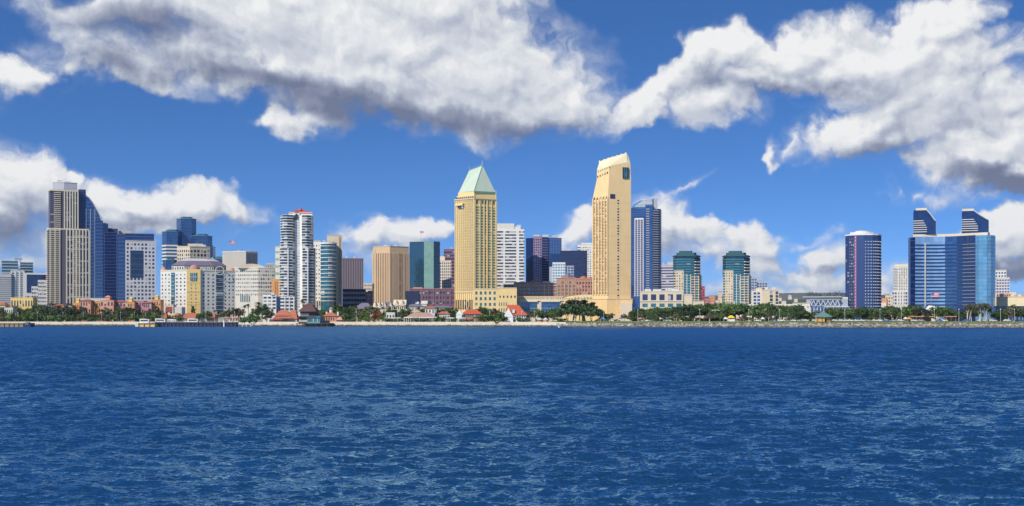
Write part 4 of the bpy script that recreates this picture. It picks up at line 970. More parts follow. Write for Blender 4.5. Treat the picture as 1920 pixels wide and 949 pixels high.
# --- navy tower with white roof
b = Bld('hotel_tower', 'navy hotel tower with white roof cap and thin pink stripe', 'tower', 1000, 1618)
ch = [(1585,9),(1592,3.5),(1602,0),(1606,0),(1620,0),(1636,1.5),(1646,5),(1652.5,11)]
M['navyt'] = wall_mat('navy panel', (.022,.05,.16), rough=.4)
b.body('wall', ch, 14, 441, 'navyt'); b.ring(441, 438.5, 1, .95, 'white', name='roof_band', out=.4)
b.grid(1, 583, 445, 3, 24, .6, .6, 'g_dark', .02, 1); b.grid(0, 583, 445, 2, 24, .6, .6, 'g_dark')
b.grid(1, 583, 445, 3, 24, .18, .2, 'pale', .02, 1, name='balcony_rail', out=.5)
b.rbox('stripe', 2, b.frame(2)[2]*.5, (b.z(583)+b.z(440))/2, b.frame(2)[2]*.9, b.z(440)-b.z(583), 'stripe', .25); b.grid(2, 583, 442, 1, 24, .6, .3, 'lilac', name='stripe_panel', out=.4)
for i, n in ((4,3),(5,3),(6,2)): b.grid(i, 583, 450, n, 23, .66, .62, 'g_blue'); b.grid(i, 583, 450, n, 23, .30, .26, 'white', name='balcony_rail', out=.6)
b.body('roof_drum', arc(1594, 1638, 5, 6, 6, 6), 8, 434.5, 'white', base=438.5); b.body('roof_drum', arc(1604, 1628, 3, 6, 8, 8), 5, 432, 'offwhite', base=434.6); antenna(b, 1612, 9, 432.5, 428)
b.body('base_block', [(1584,1),(1656,1)], 10, 582, 'navyt')
b = Bld('apartment_tower', 'white columned apartment tower between the navy tower and the wide mirror glass hotel', 'tower', 1320, 1690)
b.body('wall', [(1675,0),(1706,0)], 18, 499, 'offwhite', cap=(.5,'white')); b.bands(0, 545, 501, 8, .6, 'g_balc', 0, .26); b.grid(0, 545, 501, 5, 8, .5, .7, 'g_dark', .32, 1); b.ring(545, 501, 8, .18, 'white', name='balcony', out=.8)
b.body('roof_step', [(1678,2),(1702,2)], 12, 495.5, 'cream', base=499); b.body('lower_block', [(1672,-4),(1707,-4)], 18, 546, 'pale'); b.grid(0, 572, 547, 7, 4, .66, .55, 'g_blue'); b.fins(0, 572, 546, 3, 1.6, 'offwhite', .32, .6, name='pier', out=.5)
b = Bld('apartment_block', 'cluster of small cream terraced blocks right of the navy tower', 'apartments', 1150, 1663)
b.body('wall', [(1653,0),(1663,0)], 14, 559, 'salmon'); b.body('wall', [(1660,2),(1675,2)], 14, 554, 'cream', cap=(.4,'offwhite')); b.grid(0, 580, 556, 3, 4, .5, .45, 'g_win'); b.body('wall', [(1652,-2),(1662,-2)], 12, 568, 'offwhite')

# --- wide mirror glass hotel with two roof towers
b = Bld('mirror_glass_hotel', 'wide mirror glass hotel with curved banded front and two slanted roof towers', 'hotel', 1000, 1785)
b.body('left_wing', [(1703,10),(1707,3),(1716,0)], 26, 443, 'g_navy'); b.ring(574, 443, 10, .05, 'bluew', name='floor_band', out=.15)
def cv(a, c, n): return [(a+(c-a)*q/n, 9.0*math.sin(math.pi*(a+(c-a)*q/n-1716)/113)-1.5*(a+(c-a)*q/n-1716)/113) for q in range(n+1)]
for a_, c_, n_, mt_ in ((1716,1772,8,'g_mirror'),(1772,1794,4,'g_blue'),(1794,1829,6,'g_navy')):  # lighter to darker glass zones: painted reflection fading along the curve
    b.body('curved_front', cv(a_, c_, n_), 18, 442, mt_)
    b.ring(575, 455, 18, .42 if mt_ != 'g_navy' else .16, 'g_navy' if mt_ != 'g_navy' else 'g_blue', name='window_band', out=.3)
    if a_ == 1716:
        b.poly = b.pts[2:4]; b.fins(0, 574, 455, 1, .8, 'pale', .6, .6, name='pier', out=.9)
    if mt_ == 'g_navy': b.ring(575, 455, 18, .06, 'pale', 2, 7, name='balcony', out=.7)
b.body('glass_cylinder', [(1829,-1.5),(1835,-4.2),(1842,-5.8),(1850,-5.6),(1858,-3),(1863,1),(1866.5,7)], 18, 443, 'g_sky'); b.ring(574, 444, 19, .04, 'bluew', name='floor_band', out=.12)
b.ring(585, 443, 1, 1.0, 'bluew', 1, 2, name='mullion') if False else None
m = MB(); q = [b.pt(1712,5), b.pt(1740,9), b.pt(1776,11), b.pt(1812,7), b.pt(1852,1), b.pt(1856,6)]
m.prism(q + [(q[-1][0],24),(q[0][0],24)], b.z(443), b.z(437)); b.add('roof', m, 'cream')
def rooftower(x0, x1, pk0, pk1, top, low):
    o = profile(b, 'roof_tower', [(x0,437.2),(x0,top+5),(x0+2,top+1),(pk1,top+1),(pk1+(x1-pk1)*.35,top+9),(pk1+(x1-pk1)*.8,low-3),(x1,low),(x1,437.2)], 8, 14, 'g_navy')
    for r in range(6):
        y = 433 - r*4.2; m = MB(); m.box(b.x(x0,7), b.x(x0+(x1-x0)*(.60-.05*max(0,r-2)),7), 6.9, 8.5, b.z(y), b.z(y-1.4)); b.add('balcony', m, 'pale', o)
    m = MB(); m.box(b.x(pk0,7), b.x(pk1,7), 7.4, 20, b.z(top+2.2), b.z(top-2)); b.add('roof_cap', m, 'cream', o)
    m = MB(); pp = [(pk1-1,top+1),(pk1+(x1-pk1)*.35,top+9),(pk1+(x1-pk1)*.8,low-3),(x1-.5,low)]
    for (xa,ya),(xb,yb) in zip(pp,pp[1:]): m.tube((b.x(xa,7.4),7.4,b.z(ya)),(b.x(xb,7.4),7.4,b.z(yb)),.45)
    b.add('roof_edge', m, 'pale', o)
rooftower(1712.5, 1755, 1717, 1738, 389, 412); rooftower(1803.5, 1854, 1804, 1826, 393, 413)
m = MB(); m.prism([b.pt(1735,-14), b.pt(1762,-14), b.pt(1760,-4), b.pt(1737,-4)], b.z(582), 0, 0, [(*b.pt(1741,-12), b.z(573)), (*b.pt(1752,-12), b.z(574)), (*b.pt(1752,-6), b.z(574)), (*b.pt(1741,-6), b.z(573))]); b.add('entrance_roof', m, 'white')
block(b, 'entrance_hall', 1737, 1760, -13, 9, 582, None, 'cream')
b = Bld('apartment_tower', 'slim white and blue glass tower just right of the mirror glass hotel', 'tower', 1380, 1878)
b.body('wall', [(1866,0),(1887,0)], 14, 507, 'offwhite', cap=(.5,'white')); b.grid(0, 550, 509, 4, 7, .62, .55, 'g_blue'); b.body('lower_block', [(1868,-3),(1893,-3)], 14, 521, 'pale', cap=(.4,'white')); b.grid(0, 550, 523, 5, 5, .7, .5, 'g_blue')
b = Bld('convention_hall', 'cream hall over a blue glass base at the right end of the shore', 'building', 1020, 1905)
b.body('wall', [(1868,0),(1950,0)], 24, 557, 'yellowp', base=574, cap=(.5,'cream')); b.body('glass_base', [(1866,2),(1950,2)], 20, 573.5, 'g_blue'); b.fins(0, 600, 575, 14, .4, 'steel', name='mullion'); M['creamhall'] = wall_mat('warm cream', (.70,.60,.38)); children(b.root)[0].data.materials[0] = M['creamhall']
plant(b, 1872, 1918, 556.5, 8, 3)
b = Bld('apartment_block', 'small terracotta and pink roofs above the cream hall at the right end', 'building', 1350, 1905)
b.body('wall', [(1868,0),(1896,0)], 16, 550, 'salmon'); b.grid(0, 562, 551, 6, 2, .5, .5, 'g_dark'); b.body('wall', [(1896,1),(1930,1)], 16, 553, 'orange'); b.body('roof_step', [(1893,3),(1905,3)], 10, 548, 'sand', base=553); antenna(b, 1915, 5, 553, 540)
# ---------------------------------------------------------------- land
SHORE = [(-1500,960),(-300,945),(0,938),(260,925),(470,890),(640,872),(960,848),(1100,812),(1200,786),(1500,762),(1920,736),(2400,728),(3600,720)]
def shore_y(x):
    P_ = [(X(px, Y), Y) for px, Y in SHORE]
    for (xa, ya), (xb, yb) in zip(P_, P_[1:]):
        if xa <= x <= xb: return ya + (yb-ya)*(x-xa)/(xb-xa)
    return P_[0][1] if x < P_[0][0] else P_[-1][1]
def ground_mat():
    m, t, b = new_mat('ground')
    g = N(t, 'ShaderNodeNewGeometry')
    n = noise(t, g.outputs['Position'], .03, 5, .6)
    b.inputs['Roughness'].default_value = .95
    t.links.new(MIXC(t, SMOOTH(t, n, .42, .58), (.16,.15,.13), (.07,.10,.045)), b.inputs['Base Color']); return m
M['ground'] = ground_mat()
def grass_mat():
    m, t, b = new_mat('lawn'); g = N(t, 'ShaderNodeNewGeometry')
    n = noise(t, g.outputs['Position'], .25, 5, .65)
    t.links.new(MIXC(t, SMOOTH(t, n, .35, .65), (.10,.18,.03), (.20,.24,.07)), b.inputs['Base Color']); b.inputs['Roughness'].default_value = .9; return m
M['lawn'] = grass_mat()
xs_ = [X(px, Y) for px, Y in SHORE]
m = MB(); rows = []
fr = [(X(px, Y), Y+9) for px, Y in SHORE]; n = len(fr)
m.add([(x, y, 3.0) for x, y in fr] + [(x*1.0 if abs(x) < 2000 else x*1.4, 1500, 3.0) for x, y in fr] , [(i, i+1, n+i+1, n+i) for i in range(n-1)])
m.add([(-26000,1500,2.99),(26000,1500,2.99),(40000,36000,2.99),(-40000,36000,2.99)], [(0,1,2,3)])
m.build('ground', M['ground'])['kind'] = 'structure'
def strip(name, pxs, d0, d1, z, mat, kind='structure', z1=None):
    z1 = z if z1 is None else z1
    m = MB(); a = []
    for px in pxs:
        Y0 = None
        for (pa, ya), (pb, yb) in zip(SHORE, SHORE[1:]):
            if pa <= px <= pb: Y0 = ya + (yb-ya)*(px-pa)/(pb-pa)
        a.append((X(px, Y0), Y0))
    m.add([(x, y+d0, z) for x, y in a] + [(x, y+d1, z1) for x, y in a], [(i, i+1, len(a)+i+1, len(a)+i) for i in range(len(a)-1)])
    o = m.build(name, M[mat]); o['kind'] = kind; return o
strip('promenade', [-300,0,260,470,640,800,960,1060], 9.2, 17, 3.012, 'concrete')
M['park_earth'] = wall_mat('park earth', (.10,.085,.05), var=.3)
M['path'] = wall_mat('path', (.40,.37,.32))
strip('lawn', [1040,1100,1200,1350,1500,1700,1920,2400], 9.2, 20, 2.62, 'lawn', z1=3.95)
strip('path', [1040,1100,1200,1350,1500,1700,1920,2400], 20, 26, 3.954, 'path')
strip('park_ground', [1040,1100,1200,1350,1500,1700,1920,2400], 26, 120, 3.95, 'park_earth')
# sloping bed under the rocks
M['rock'] = wall_mat('rock', (.17,.15,.12), var=.35, scale=.6, streak=.0); M['rockwet'] = wall_mat('wet rock', (.10,.095,.085), var=.3, scale=.6, streak=0)
def bank(name, pxs, z_top, d_top, mat):
    m = MB(); a = [(X(px, shore_at(px)), shore_at(px)) for px in pxs]
    k = len(a); m.add([(x, y-4, -1.2) for x, y in a] + [(x, y+d_top, z_top) for x, y in a], [(i, i+1, k+i+1, k+i) for i in range(k-1)])
    o = m.build(name, M[mat]); o['kind'] = 'structure'; return o
def shore_at(px):
    for (pa, ya), (pb, yb) in zip(SHORE, SHORE[1:]):
        if pa <= px <= pb: return ya + (yb-ya)*(px-pa)/(pb-pa)
bank('shore_slope', [-1500,-300,0,260,470,640,960,1060], 1.1, 7.0, 'rockwet')
bank('shore_slope', [1060,1100,1200,1350,1500,1700,1920,2400,3600], 2.6, 9.2, 'rock')
# sea wall on the left half
m = MB(); pxs = [-1500,-300,0,260,470,640,800,960,1062]
a = [(X(px, shore_at(px)), shore_at(px)) for px in pxs]; k = len(a)
prof = [(6.6,.6),(6.9,3.35),(7.5,3.35),(7.6,3.0),(9.3,3.0),(9.3,.6)]
vs = [(x, y+d, z) for d, z in prof for x, y in a]
fs = [(j*k+i, j*k+i+1, (j+1)*k+i+1, (j+1)*k+i) for j in range(len(prof)-1) for i in range(k-1)]
m.add(vs, fs); M['seawall'] = wall_mat('sun bleached concrete', (.54,.48,.37), var=.2, streak=.25)
tag(m.build('sea_wall', M['seawall']), 'long pale concrete sea wall along the promenade from the left end to the park', 'sea wall')
# rocks (nobody could count them)
def rock_mesh(rng, count, px0, px1, zlo, zhi, dlo, dhi, smin, smax, nm, mats):
    V, Fc, mi = [], [], []
    ico = [(0,0,1),(.894,0,.447),(.276,.851,.447),(-.724,.526,.447),(-.724,-.526,.447),(.276,-.851,.447),(.724,.526,-.447),(-.276,.851,-.447),(-.894,0,-.447),(-.276,-.851,-.447),(.724,-.526,-.447),(0,0,-1)]
    fi = [(0,1,2),(0,2,3),(0,3,4),(0,4,5),(0,5,1),(1,6,2),(2,7,3),(3,8,4),(4,9,5),(5,10,1),(2,6,7),(3,7,8),(4,8,9),(5,9,10),(1,10,6),(6,11,7),(7,11,8),(8,11,9),(9,11,10),(10,11,6)]
    for _ in range(count):
        px = rng.uniform(px0, px1); Y0 = shore_at(px); t = rng.random()
        d = dlo + (dhi-dlo)*t; z = zlo + (zhi-zlo)*t + rng.uniform(-.1,.25); s = rng.uniform(smin, smax)
        sx, sy, sz = s*rng.uniform(.7,1.4), s*rng.uniform(.7,1.3), s*rng.uniform(.5,.9)
        b0 = len(V); x0 = X(px, Y0+d)
        for p in ico: V.append((x0+p[0]*sx*rng.uniform(.8,1.2), Y0+d+p[1]*sy*rng.uniform(.8,1.2), z+p[2]*sz*rng.uniform(.8,1.2)))
        for f in fi: Fc.append((b0+f[0], b0+f[1], b0+f[2])); mi.append(0 if z > .45 else 1)
    m = MB(); m.v = V; m.f = Fc; m.mi = mi
    o = m.build(nm, mats); o['kind'] = 'stuff'; return o
def rock_var(name, cols):
    m, t, b = new_mat(name); g = N(t, 'ShaderNodeNewGeometry')
    t.links.new(MIXC(t, g.outputs['Random Per Island'], cols[0], cols[1]), b.inputs['Base Color']); b.inputs['Roughness'].default_value = .9; return m
M['rocks'] = rock_var('rip rap', ((.06,.055,.045), (.46,.41,.32))); M['rocksw'] = rock_var('tide wet rip rap', ((.035,.035,.03), (.15,.13,.10)))
rr = random.Random(5)
tag(rock_mesh(rr, 5200, 1045, 2300, -.2, 2.5, .3, 9.4, .45, 1.15, 'rocks', [M['rocks'], M['rocksw']]), 'grey tan rip rap rocks lining the park shore', 'rocks')
tag(rock_mesh(rr, 2600, -250, 1070, -.1, 1.2, -.3, 7.0, .25, .6, 'rocks', [M['rocks'], M['rocksw']]), 'dark wet rocks at the foot of the sea wall', 'rocks')

# ---------------------------------------------------------------- hills
def hill(Y, prof, depth, mat, rough, name='hills'):
    """prof: (px, py) skyline"""
    V = []; rows = 7; rg = random.Random(int(Y)); step = 6
    px0, px1 = prof[0][0], prof[-1][0]; cols_ = int((px1-px0)/step)+1
    def h(px):
        for (a, ya), (b, yb) in zip(prof, prof[1:]):
            if a <= px <= b:
                t = (px-a)/(b-a); t = t*t*(3-2*t); return ya+(yb-ya)*t
        return prof[-1][1]
    js = [rg.uniform(-1, 1) for _ in range(cols_)]
    for r in range(rows):
        t = r/(rows-1)
        for c in range(cols_):
            px = px0+c*step; top = Z(h(px)+js[c]*rough, Y)
            V.append((X(px, Y), Y-depth*(1-t), 2.5 + (top-2.5)*math.sin(t*math.pi/2) + (rg.uniform(-1,1)*rough*Y/FPX*.5 if 0 < r < rows-1 else 0)))
    for c in range(cols_): V.append((V[(rows-1)*cols_+c][0], Y+depth*2, 2.4))
    m = MB(); m.v = V; m.f = [(r*cols_+c, r*cols_+c+1, (r+1)*cols_+c+1, (r+1)*cols_+c) for r in range(rows) for c in range(cols_-1)]; m.mi = [0]*len(m.f)
    o = m.build(name, M[mat]); o['kind'] = 'structure'; smooth(o); return o
M['hillgreen'] = wall_mat('scrub hillside', (.060,.085,.045), var=.5, scale=.012, streak=0); M['mesa'] = wall_mat('dry mesa', (.11,.12,.085), var=.3, scale=.004, streak=0)
hill(7600, [(-700,586),(0,580),(300,578),(600,574),(900,577),(1250,566),(1330,556),(1400,556),(1440,550),(1540,549),(1600,552),(1680,556),(1800,572),(2000,580),(2700,588)], 1500, 'mesa', .5)
hill(3800, [(-300,592),(200,586),(700,583),(1150,585),(1290,566),(1325,556),(1345,555),(1380,560),(1440,564),(1490,562),(1560,558),(1650,557),(1700,560),(1760,575),(1950,586),(2300,592)], 900, 'hillgreen', 1.0)

# ---------------------------------------------------------------- trees
M['leaf_dark'] = leaf_mat('dark park foliage', (.018,.044,.014), (.11,.17,.05))
M['leaf_mid'] = leaf_mat('green foliage', (.025,.055,.012), (.13,.19,.04))
M['leaf_olive'] = leaf_mat('olive foliage', (.035,.045,.022), (.15,.14,.07))
M['leaf_palm'] = leaf_mat('palm fronds', (.018,.038,.018), (.10,.13,.05))
M['leaf_rust'] = leaf_mat('orange blossom foliage', (.22,.06,.02), (.52,.17,.05))
M['leaf_far'] = leaf_mat('far wood foliage', (.02,.04,.02), (.05,.075,.035))
def leaf_clump(m, rng, c, r, n, s, flat=1.0):
    for _ in range(n):
        while True:
            p = Vector((rng.uniform(-1,1), rng.uniform(-1,1), rng.uniform(-1,1)))
            if p.length < 1: break
        p = Vector((p.x*r, p.y*r, p.z*r*flat)) + c
        nrm = Vector((rng.gauss(0,1), rng.gauss(0,1), rng.gauss(.5,1))).normalized()
        a = nrm.orthogonal().normalized(); a = Matrix.Rotation(rng.uniform(0,6.28), 3, nrm) @ a; b = nrm.cross(a); q = s*rng.uniform(.6,1.3)
        m.add([p-a*q-b*q*.6, p+a*q-b*q*.7, p+a*q*.8+b*q*.7, p-a*q*.7+b*q*.6], [(0,1,2,3)])
def limb(m, rng, p, d, L, r, depth, tips):
    q = p + d*L; m.tube(p, q, r, r*.66, 6)
    if depth == 0: tips.append(q); return
    for k in range(rng.choice((2,3))):
        e = (d + Vector((rng.uniform(-.8,.8), rng.uniform(-.8,.8), rng.uniform(-.05,.55)))).normalized()
        limb(m, rng, q, e, L*rng.uniform(.6,.85), r*.62, depth-1, tips)
def make_broad(seed, leaf, H=12.0, Wd=15.0, trunk_h=.22, bark='bark', dens=1.0, flat=.62, dome=True):
    rng = random.Random(seed); t = MB(); c = MB(); tips = []
    for k in range(rng.choice((1,2,3))):
        limb(t, rng, Vector((rng.uniform(-.6,.6), rng.uniform(-.5,.5), -.3)), Vector((rng.uniform(-.25,.25), rng.uniform(-.2,.2), 1)).normalized(), H*trunk_h*1.2, H*.030, 2, tips)
    nc = int(34*dens)
    for k in range(nc):
        a = rng.uniform(0, 6.283); rr_ = math.sqrt(rng.random()); hh = rng.uniform(0, 1)
        env = math.sqrt(max(.05, 1-rr_**2.4))
        z = H*(trunk_h*1.25) + (H*(1-trunk_h*1.35))*env*(.25+.7*hh)
        cr = Wd*rng.uniform(.09,.15)
        leaf_clump(c, rng, Vector((math.cos(a)*rr_*Wd*.43, math.sin(a)*rr_*Wd*.38, z)), cr, int(30*dens), .42, flat)
    return c.mesh('crown', M[leaf]), t.mesh('trunk', M[bark])
def make_euc(seed, H=17.0):
    rng = random.Random(seed); t = MB(); c = MB()
    for k in range(rng.choice((2,3,3))):
        p = Vector((rng.uniform(-1.2,1.2), rng.uniform(-.8,.8), -.3)); d = Vector((rng.uniform(-.16,.16), rng.uniform(-.1,.1), 1)).normalized()
        q = p + d*H*.45; t.tube(p, q, .34, .24, 6)
        for j in range(3):
            e = (d + Vector((rng.uniform(-.4,.4), rng.uniform(-.4,.4), 0))).normalized(); r_ = q + e*H*rng.uniform(.2,.34); t.tube(q, r_, .2, .08, 5)
            for i in range(4): leaf_clump(c, rng, r_ + Vector((rng.uniform(-1.6,1.6), rng.uniform(-1.4,1.4), rng.uniform(-1.6,1.8))), rng.uniform(1.0,1.7), 26, .30, .8)
    return c.mesh('crown', M['leaf_olive']), t.mesh('trunk', M['barkpale'])
def make_palm(seed, H=14.0, R_=2.6):
    rng = random.Random(seed); t = MB(); c = MB(); p = Vector((0,0,-.3)); bend = rng.uniform(-.03,.03)
    for k in range(5):
        q = p + Vector((bend*H/5*(k+1)*.5, 0, H/5)); t.tube(p, q, .30-.025*k, .275-.025*k, 7); p = q
    for k in range(30):
        a = rng.uniform(0, 6.283); el = rng.uniform(-.7, 1.25); L = R_*rng.uniform(.75,1.1); d = Vector((math.cos(a)*math.cos(el), math.sin(a)*math.cos(el), math.sin(el)))
        s = Vector((-math.sin(a), math.cos(a), 0)); prev = p; w = .5
        for j in range(1, 5):
            u = j/4; q = p + d*L*u + Vector((0,0,-L*.42*u*u)); w2 = .55*(1-u*.8)
            c.add([prev-s*w*.6-Vector((0,0,.12)), prev, q, q-s*w2*.6-Vector((0,0,.12))], [(0,1,2,3)]); c.add([prev, prev+s*w*.6-Vector((0,0,.12)), q+s*w2*.6-Vector((0,0,.12)), q], [(0,1,2,3)]); prev = q; w = w2
    leaf_clump(c, rng, p - Vector((0,0,.9)), .7, 14, .3)
    return c.mesh('crown', M['leaf_palm']), t.mesh('trunk', M['bark'])
def make_cone(seed, H=14.0):
    rng = random.Random(seed); t = MB(); c = MB(); t.tube((0,0,-.3), (0,0,H*.9), .3, .06, 6)
    for k in range(46):
        u = rng.random()**.8; z = H*(.12+.86*u); r = H*.23*(1-u)+.25; a = rng.uniform(0, 6.283)
        leaf_clump(c, rng, Vector((math.cos(a)*r*.7, math.sin(a)*r*.7, z)), .8, 16, .34, .7)
    return c.mesh('crown', M['leaf_dark']), t.mesh('trunk', M['bark'])
def make_shrub(seed, leaf, H=3.0, Wd=5.0):
    rng = random.Random(seed); c = MB(); t = MB()
    for k in range(4): t.tube((rng.uniform(-.5,.5),0,-.2), (rng.uniform(-1.2,1.2), rng.uniform(-.6,.6), H*.6), .09, .04, 5)
    for k in range(14): leaf_clump(c, rng, Vector((rng.uniform(-.42,.42)*Wd, rng.uniform(-.35,.35)*Wd, rng.uniform(.25,.8)*H)), rng.uniform(.7,1.1), 18, .3, .8)
    return c.mesh('crown', M[leaf]), t.mesh('stem', M['bark'])
KIND = {
 'fig': ('spreading_tree', [make_broad(11+i, 'leaf_dark', 11.5, 17, .34, 'bark', 1.5) for i in range(5)], 11.5, 'tree'),
 'broad': ('leafy_tree', [make_broad(31+i, 'leaf_mid', 11, 12, .2, 'bark', 1.1) for i in range(4)], 11.0, 'tree'),
 'olive': ('grey_green_tree', [make_broad(51+i, 'leaf_olive', 10, 8.5, .3, 'barkpale', .8) for i in range(4)], 10.0, 'tree'),
 'rust': ('flowering_tree', [make_broad(71, 'leaf_rust', 8, 8, .2, 'bark', 1.0)], 8.0, 'tree'),
 'euc': ('eucalyptus_tree', [make_euc(81+i) for i in range(4)], 16.0, 'tree'),
 'palm': ('palm_tree', [make_palm(91+i) for i in range(4)], 15.5, 'palm'),
 'cone': ('conifer_tree', [make_cone(101+i) for i in range(2)], 14.0, 'tree'),
 'shrub': ('shrub', [make_shrub(111+i, 'leaf_mid') for i in range(3)], 3.0, 'shrub'),
}
TREES = []     # (px, Y, height in photo px, kind, width factor)
tr = random.Random(21)
def row(p0, p1, step, kinds, h0, h1, dist=(12, 60), wf=(.85, 1.25)):
    px = p0
    while px < p1:
        d = tr.uniform(*dist); TREES.append((px+tr.uniform(-2,2), shore_at(px)+d, tr.uniform(h0, h1), tr.choice(kinds), tr.uniform(*wf)))
        px += step*tr.uniform(.7, 1.3)
# left waterfront: palms and mixed trees
row(-30, 62, 8, ['broad','olive','palm','fig'], 20, 32); row(60, 106, 6.5, ['fig','fig','cone','palm'], 26, 40, wf=(.6,.9)); row(104, 200, 6.5, ['palm','olive','palm','olive','cone'], 24, 36, wf=(.7,1.0))
row(196, 262, 8, ['palm','olive','fig','olive'], 20, 32, wf=(.7,1.0)); row(244, 300, 9, ['olive','palm'], 20, 34, wf=(.6,.9))
row(100, 300, 12, ['broad','shrub'], 9, 15, (11, 18), (.8,1.2)); row(-20, 100, 12, ['broad','shrub'], 8, 14, (11, 18), (.8,1.2))
for t_ in ((362,1.0,30,'cone',1.1),(378,0,20,'broad',1.1),(388,0,22,'fig',.7),(402,0,24,'palm',1),(414,0,24,'olive',.9),(424,0,24,'olive',.9),(436,0,30,'olive',1),(448,0,30,'olive',1),(458,0,34,'palm',1.4),(466,0,36,'palm',1.5),(484,0,40,'palm',1.6),(492,0,34,'fig',.7),(476,0,26,'broad',.8),(500,0,24,'broad',.8),(508,0,28,'olive',.7),(523,0,30,'palm',.9),(568,4,46,'palm',1.0),(322,0,14,'shrub',1),(334,0,14,'shrub',1.2),(458,-20,12,'shrub',1.2),(478,-20,14,'shrub',1.4)):
    TREES.append((t_[0], shore_at(t_[0])+38+t_[1]*10, t_[2], t_[3], t_[4]))
# village
for t_ in ((604,40,24,'fig',.8),(622,70,28,'broad',1.1),(634,80,34,'broad',1.3),(650,60,28,'fig',.8),(660,80,30,'fig',.8),(668,70,34,'palm',1.2),(672,40,22,'olive',1.2),(646,30,18,'broad',1),(658,24,16,'shrub',1.2),(684,40,24,'broad',.9),(692,60,36,'olive',.9),(700,50,34,'olive',1),(708,44,22,'rust',1.1),(716,30,16,'broad',1),(726,60,20,'fig',.9),(738,50,24,'fig',.7),(748,60,22,'olive',1),(760,70,30,'broad',.9),(770,80,26,'palm',1),(784,80,30,'palm',1),(792,84,28,'broad',.8),(806,90,30,'palm',1),(820,84,30,'palm',1.1),(828,70,28,'broad',.9),(836,80,28,'palm',1),(846,80,30,'olive',.9),(752,24,18,'olive',.7),(822,16,16,'cone',1.5),(826,20,12,'shrub',1.2),(900,40,30,'broad',.9),(908,30,28,'fig',.7),(916,36,26,'broad',.8),(926,30,30,'olive',.9),(936,30,24,'broad',.9),(944,40,20,'olive',.9),(912,14,15,'shrub',2),(930,14,14,'shrub',2),(996,26,24,'olive',1),(1006,30,26,'fig',.9),(1016,36,22,'broad',1),(1026,40,24,'broad',1.1),(1036,36,26,'fig',1),(1046,34,30,'broad',.9)):
    TREES.append((t_[0], shore_at(t_[0])+t_[1], t_[2], t_[3], t_[4]))
# park on the right
for t_ in ((1064,16,36,'fig',1.0),(1078,60,47,'olive',1.6),(1096,64,46,'olive',1.6),(1088,44,34,'fig',1),(1109,18,30,'fig',1.0),(1122,40,26,'fig',.9),(1134,44,20,'broad',1),(1146,50,20,'olive',1),(1170,50,18,'olive',1),(1184,46,20,'broad',.8)):
    TREES.append((t_[0], shore_at(t_[0])+t_[1], t_[2], t_[3], t_[4]))
row(1198, 1290, 13, ['fig'], 25, 31, (30, 60), (1.0,1.2)); row(1285, 1330, 12, ['fig'], 31, 36, (30, 70), (.9,1.1)); row(1325, 1440, 12, ['fig'], 33, 39, (30, 70), (.9,1.15)); row(1440, 1500, 13, ['fig'], 31, 34, (26, 60), (.9,1.15))
row(1204, 1500, 24, ['fig','olive'], 18, 24, (24, 34), (.8,1)); row(1506, 1565, 12, ['broad','fig'], 19, 25, (40, 70), (.8,1)); row(1562, 1660, 11, ['fig','broad'], 25, 30, (36, 70), (.9,1.1)); row(1655, 1735, 11, ['fig','broad','fig'], 29, 34, (40, 70), (.9,1.1))
for t_ in ((1728,36,34,'olive',1.3),(1742,60,24,'broad',1),(1758,44,32,'fig',.9),(1768,40,33,'broad',1.1),(1778,50,30,'fig',.9),(1790,46,22,'broad',.9),(1800,44,28,'broad',1),(1815,26,40,'euc',1),(1824,30,38,'euc',1.0),(1838,24,41,'euc',1.1),(1848,26,42,'euc',1.1),(1856,30,36,'euc',1),(1826,40,30,'fig',.8),(1872,40,24,'fig',.9),(1884,40,28,'broad',.9),(1892,30,38,'euc',1),(1900,28,36,'olive',1.1),(1908,40,30,'fig',.9),(1922,40,28,'fig',1),(1934,40,28,'fig',1)):
    TREES.append((t_[0], shore_at(t_[0])+t_[1], t_[2], t_[3], t_[4]))
row(1200, 1700, 12, ['shrub','olive','shrub'], 8, 12, (70, 100), (1.3,1.9))
row(645, 860, 9, ['broad','olive','palm','broad'], 18, 30, (50, 110), (.6,.9))
row(650, 1060, 11, ['shrub','shrub','olive'], 6, 11, (13, 18), (.8,1.3))
row(460, 660, 12, ['shrub','olive'], 8, 14, (30, 50), (.8,1.2))
row(-30, 300, 8, ['shrub','fig','olive'], 12, 20, (14, 24), (.8,1.2))
LAND = [(-99,22,'left of the yellow house'),(22,64,'before the yellow house'),(64,104,'beside the foot of the tallest left tower'),(104,150,'before the salmon and yellow houses'),(150,200,'before the row of orange houses'),(200,250,'before the mauve pink house'),(250,302,'left of the maroon signed building'),(302,350,'beside the maroon signed building'),(350,378,'before the yellow hotel bay'),(378,442,'before the right half of the cream hotel'),(442,500,'behind the blue kiosk'),(500,600,'behind the pier restaurant'),(600,645,'behind the red cupola pavilion'),(645,690,'left of the orange blossom tree'),(690,722,'by the orange blossom tree'),(722,760,'at the left white arcade'),(760,800,'left of the white two storey house'),(800,852,'right of the white two storey house'),(852,945,'between the two red roofed houses'),(945,1050,'right of the steep red roof'),(1050,1120,'before the sand coloured hotel tower'),(1120,1200,'at the foot of the sand coloured hotel tower'),(1200,1260,'before the cream podium of square bays'),(1260,1320,'before the left teal tower'),(1320,1352,'between the teal towers'),(1352,1412,'before the right teal tower'),(1412,1470,'before the plain cream hotel slab'),(1470,1520,'before the stepped convention hall'),(1520,1575,'by the green roofed gazebo'),(1575,1655,'before the navy tower'),(1655,1705,'left of the mirror glass hotel'),(1705,1770,'before the mirror glass bands'),(1770,1825,'by the dark curved glass'),(1825,1868,'before the pale glass cylinder'),(1868,2100,'before the cream hall at the right end')]
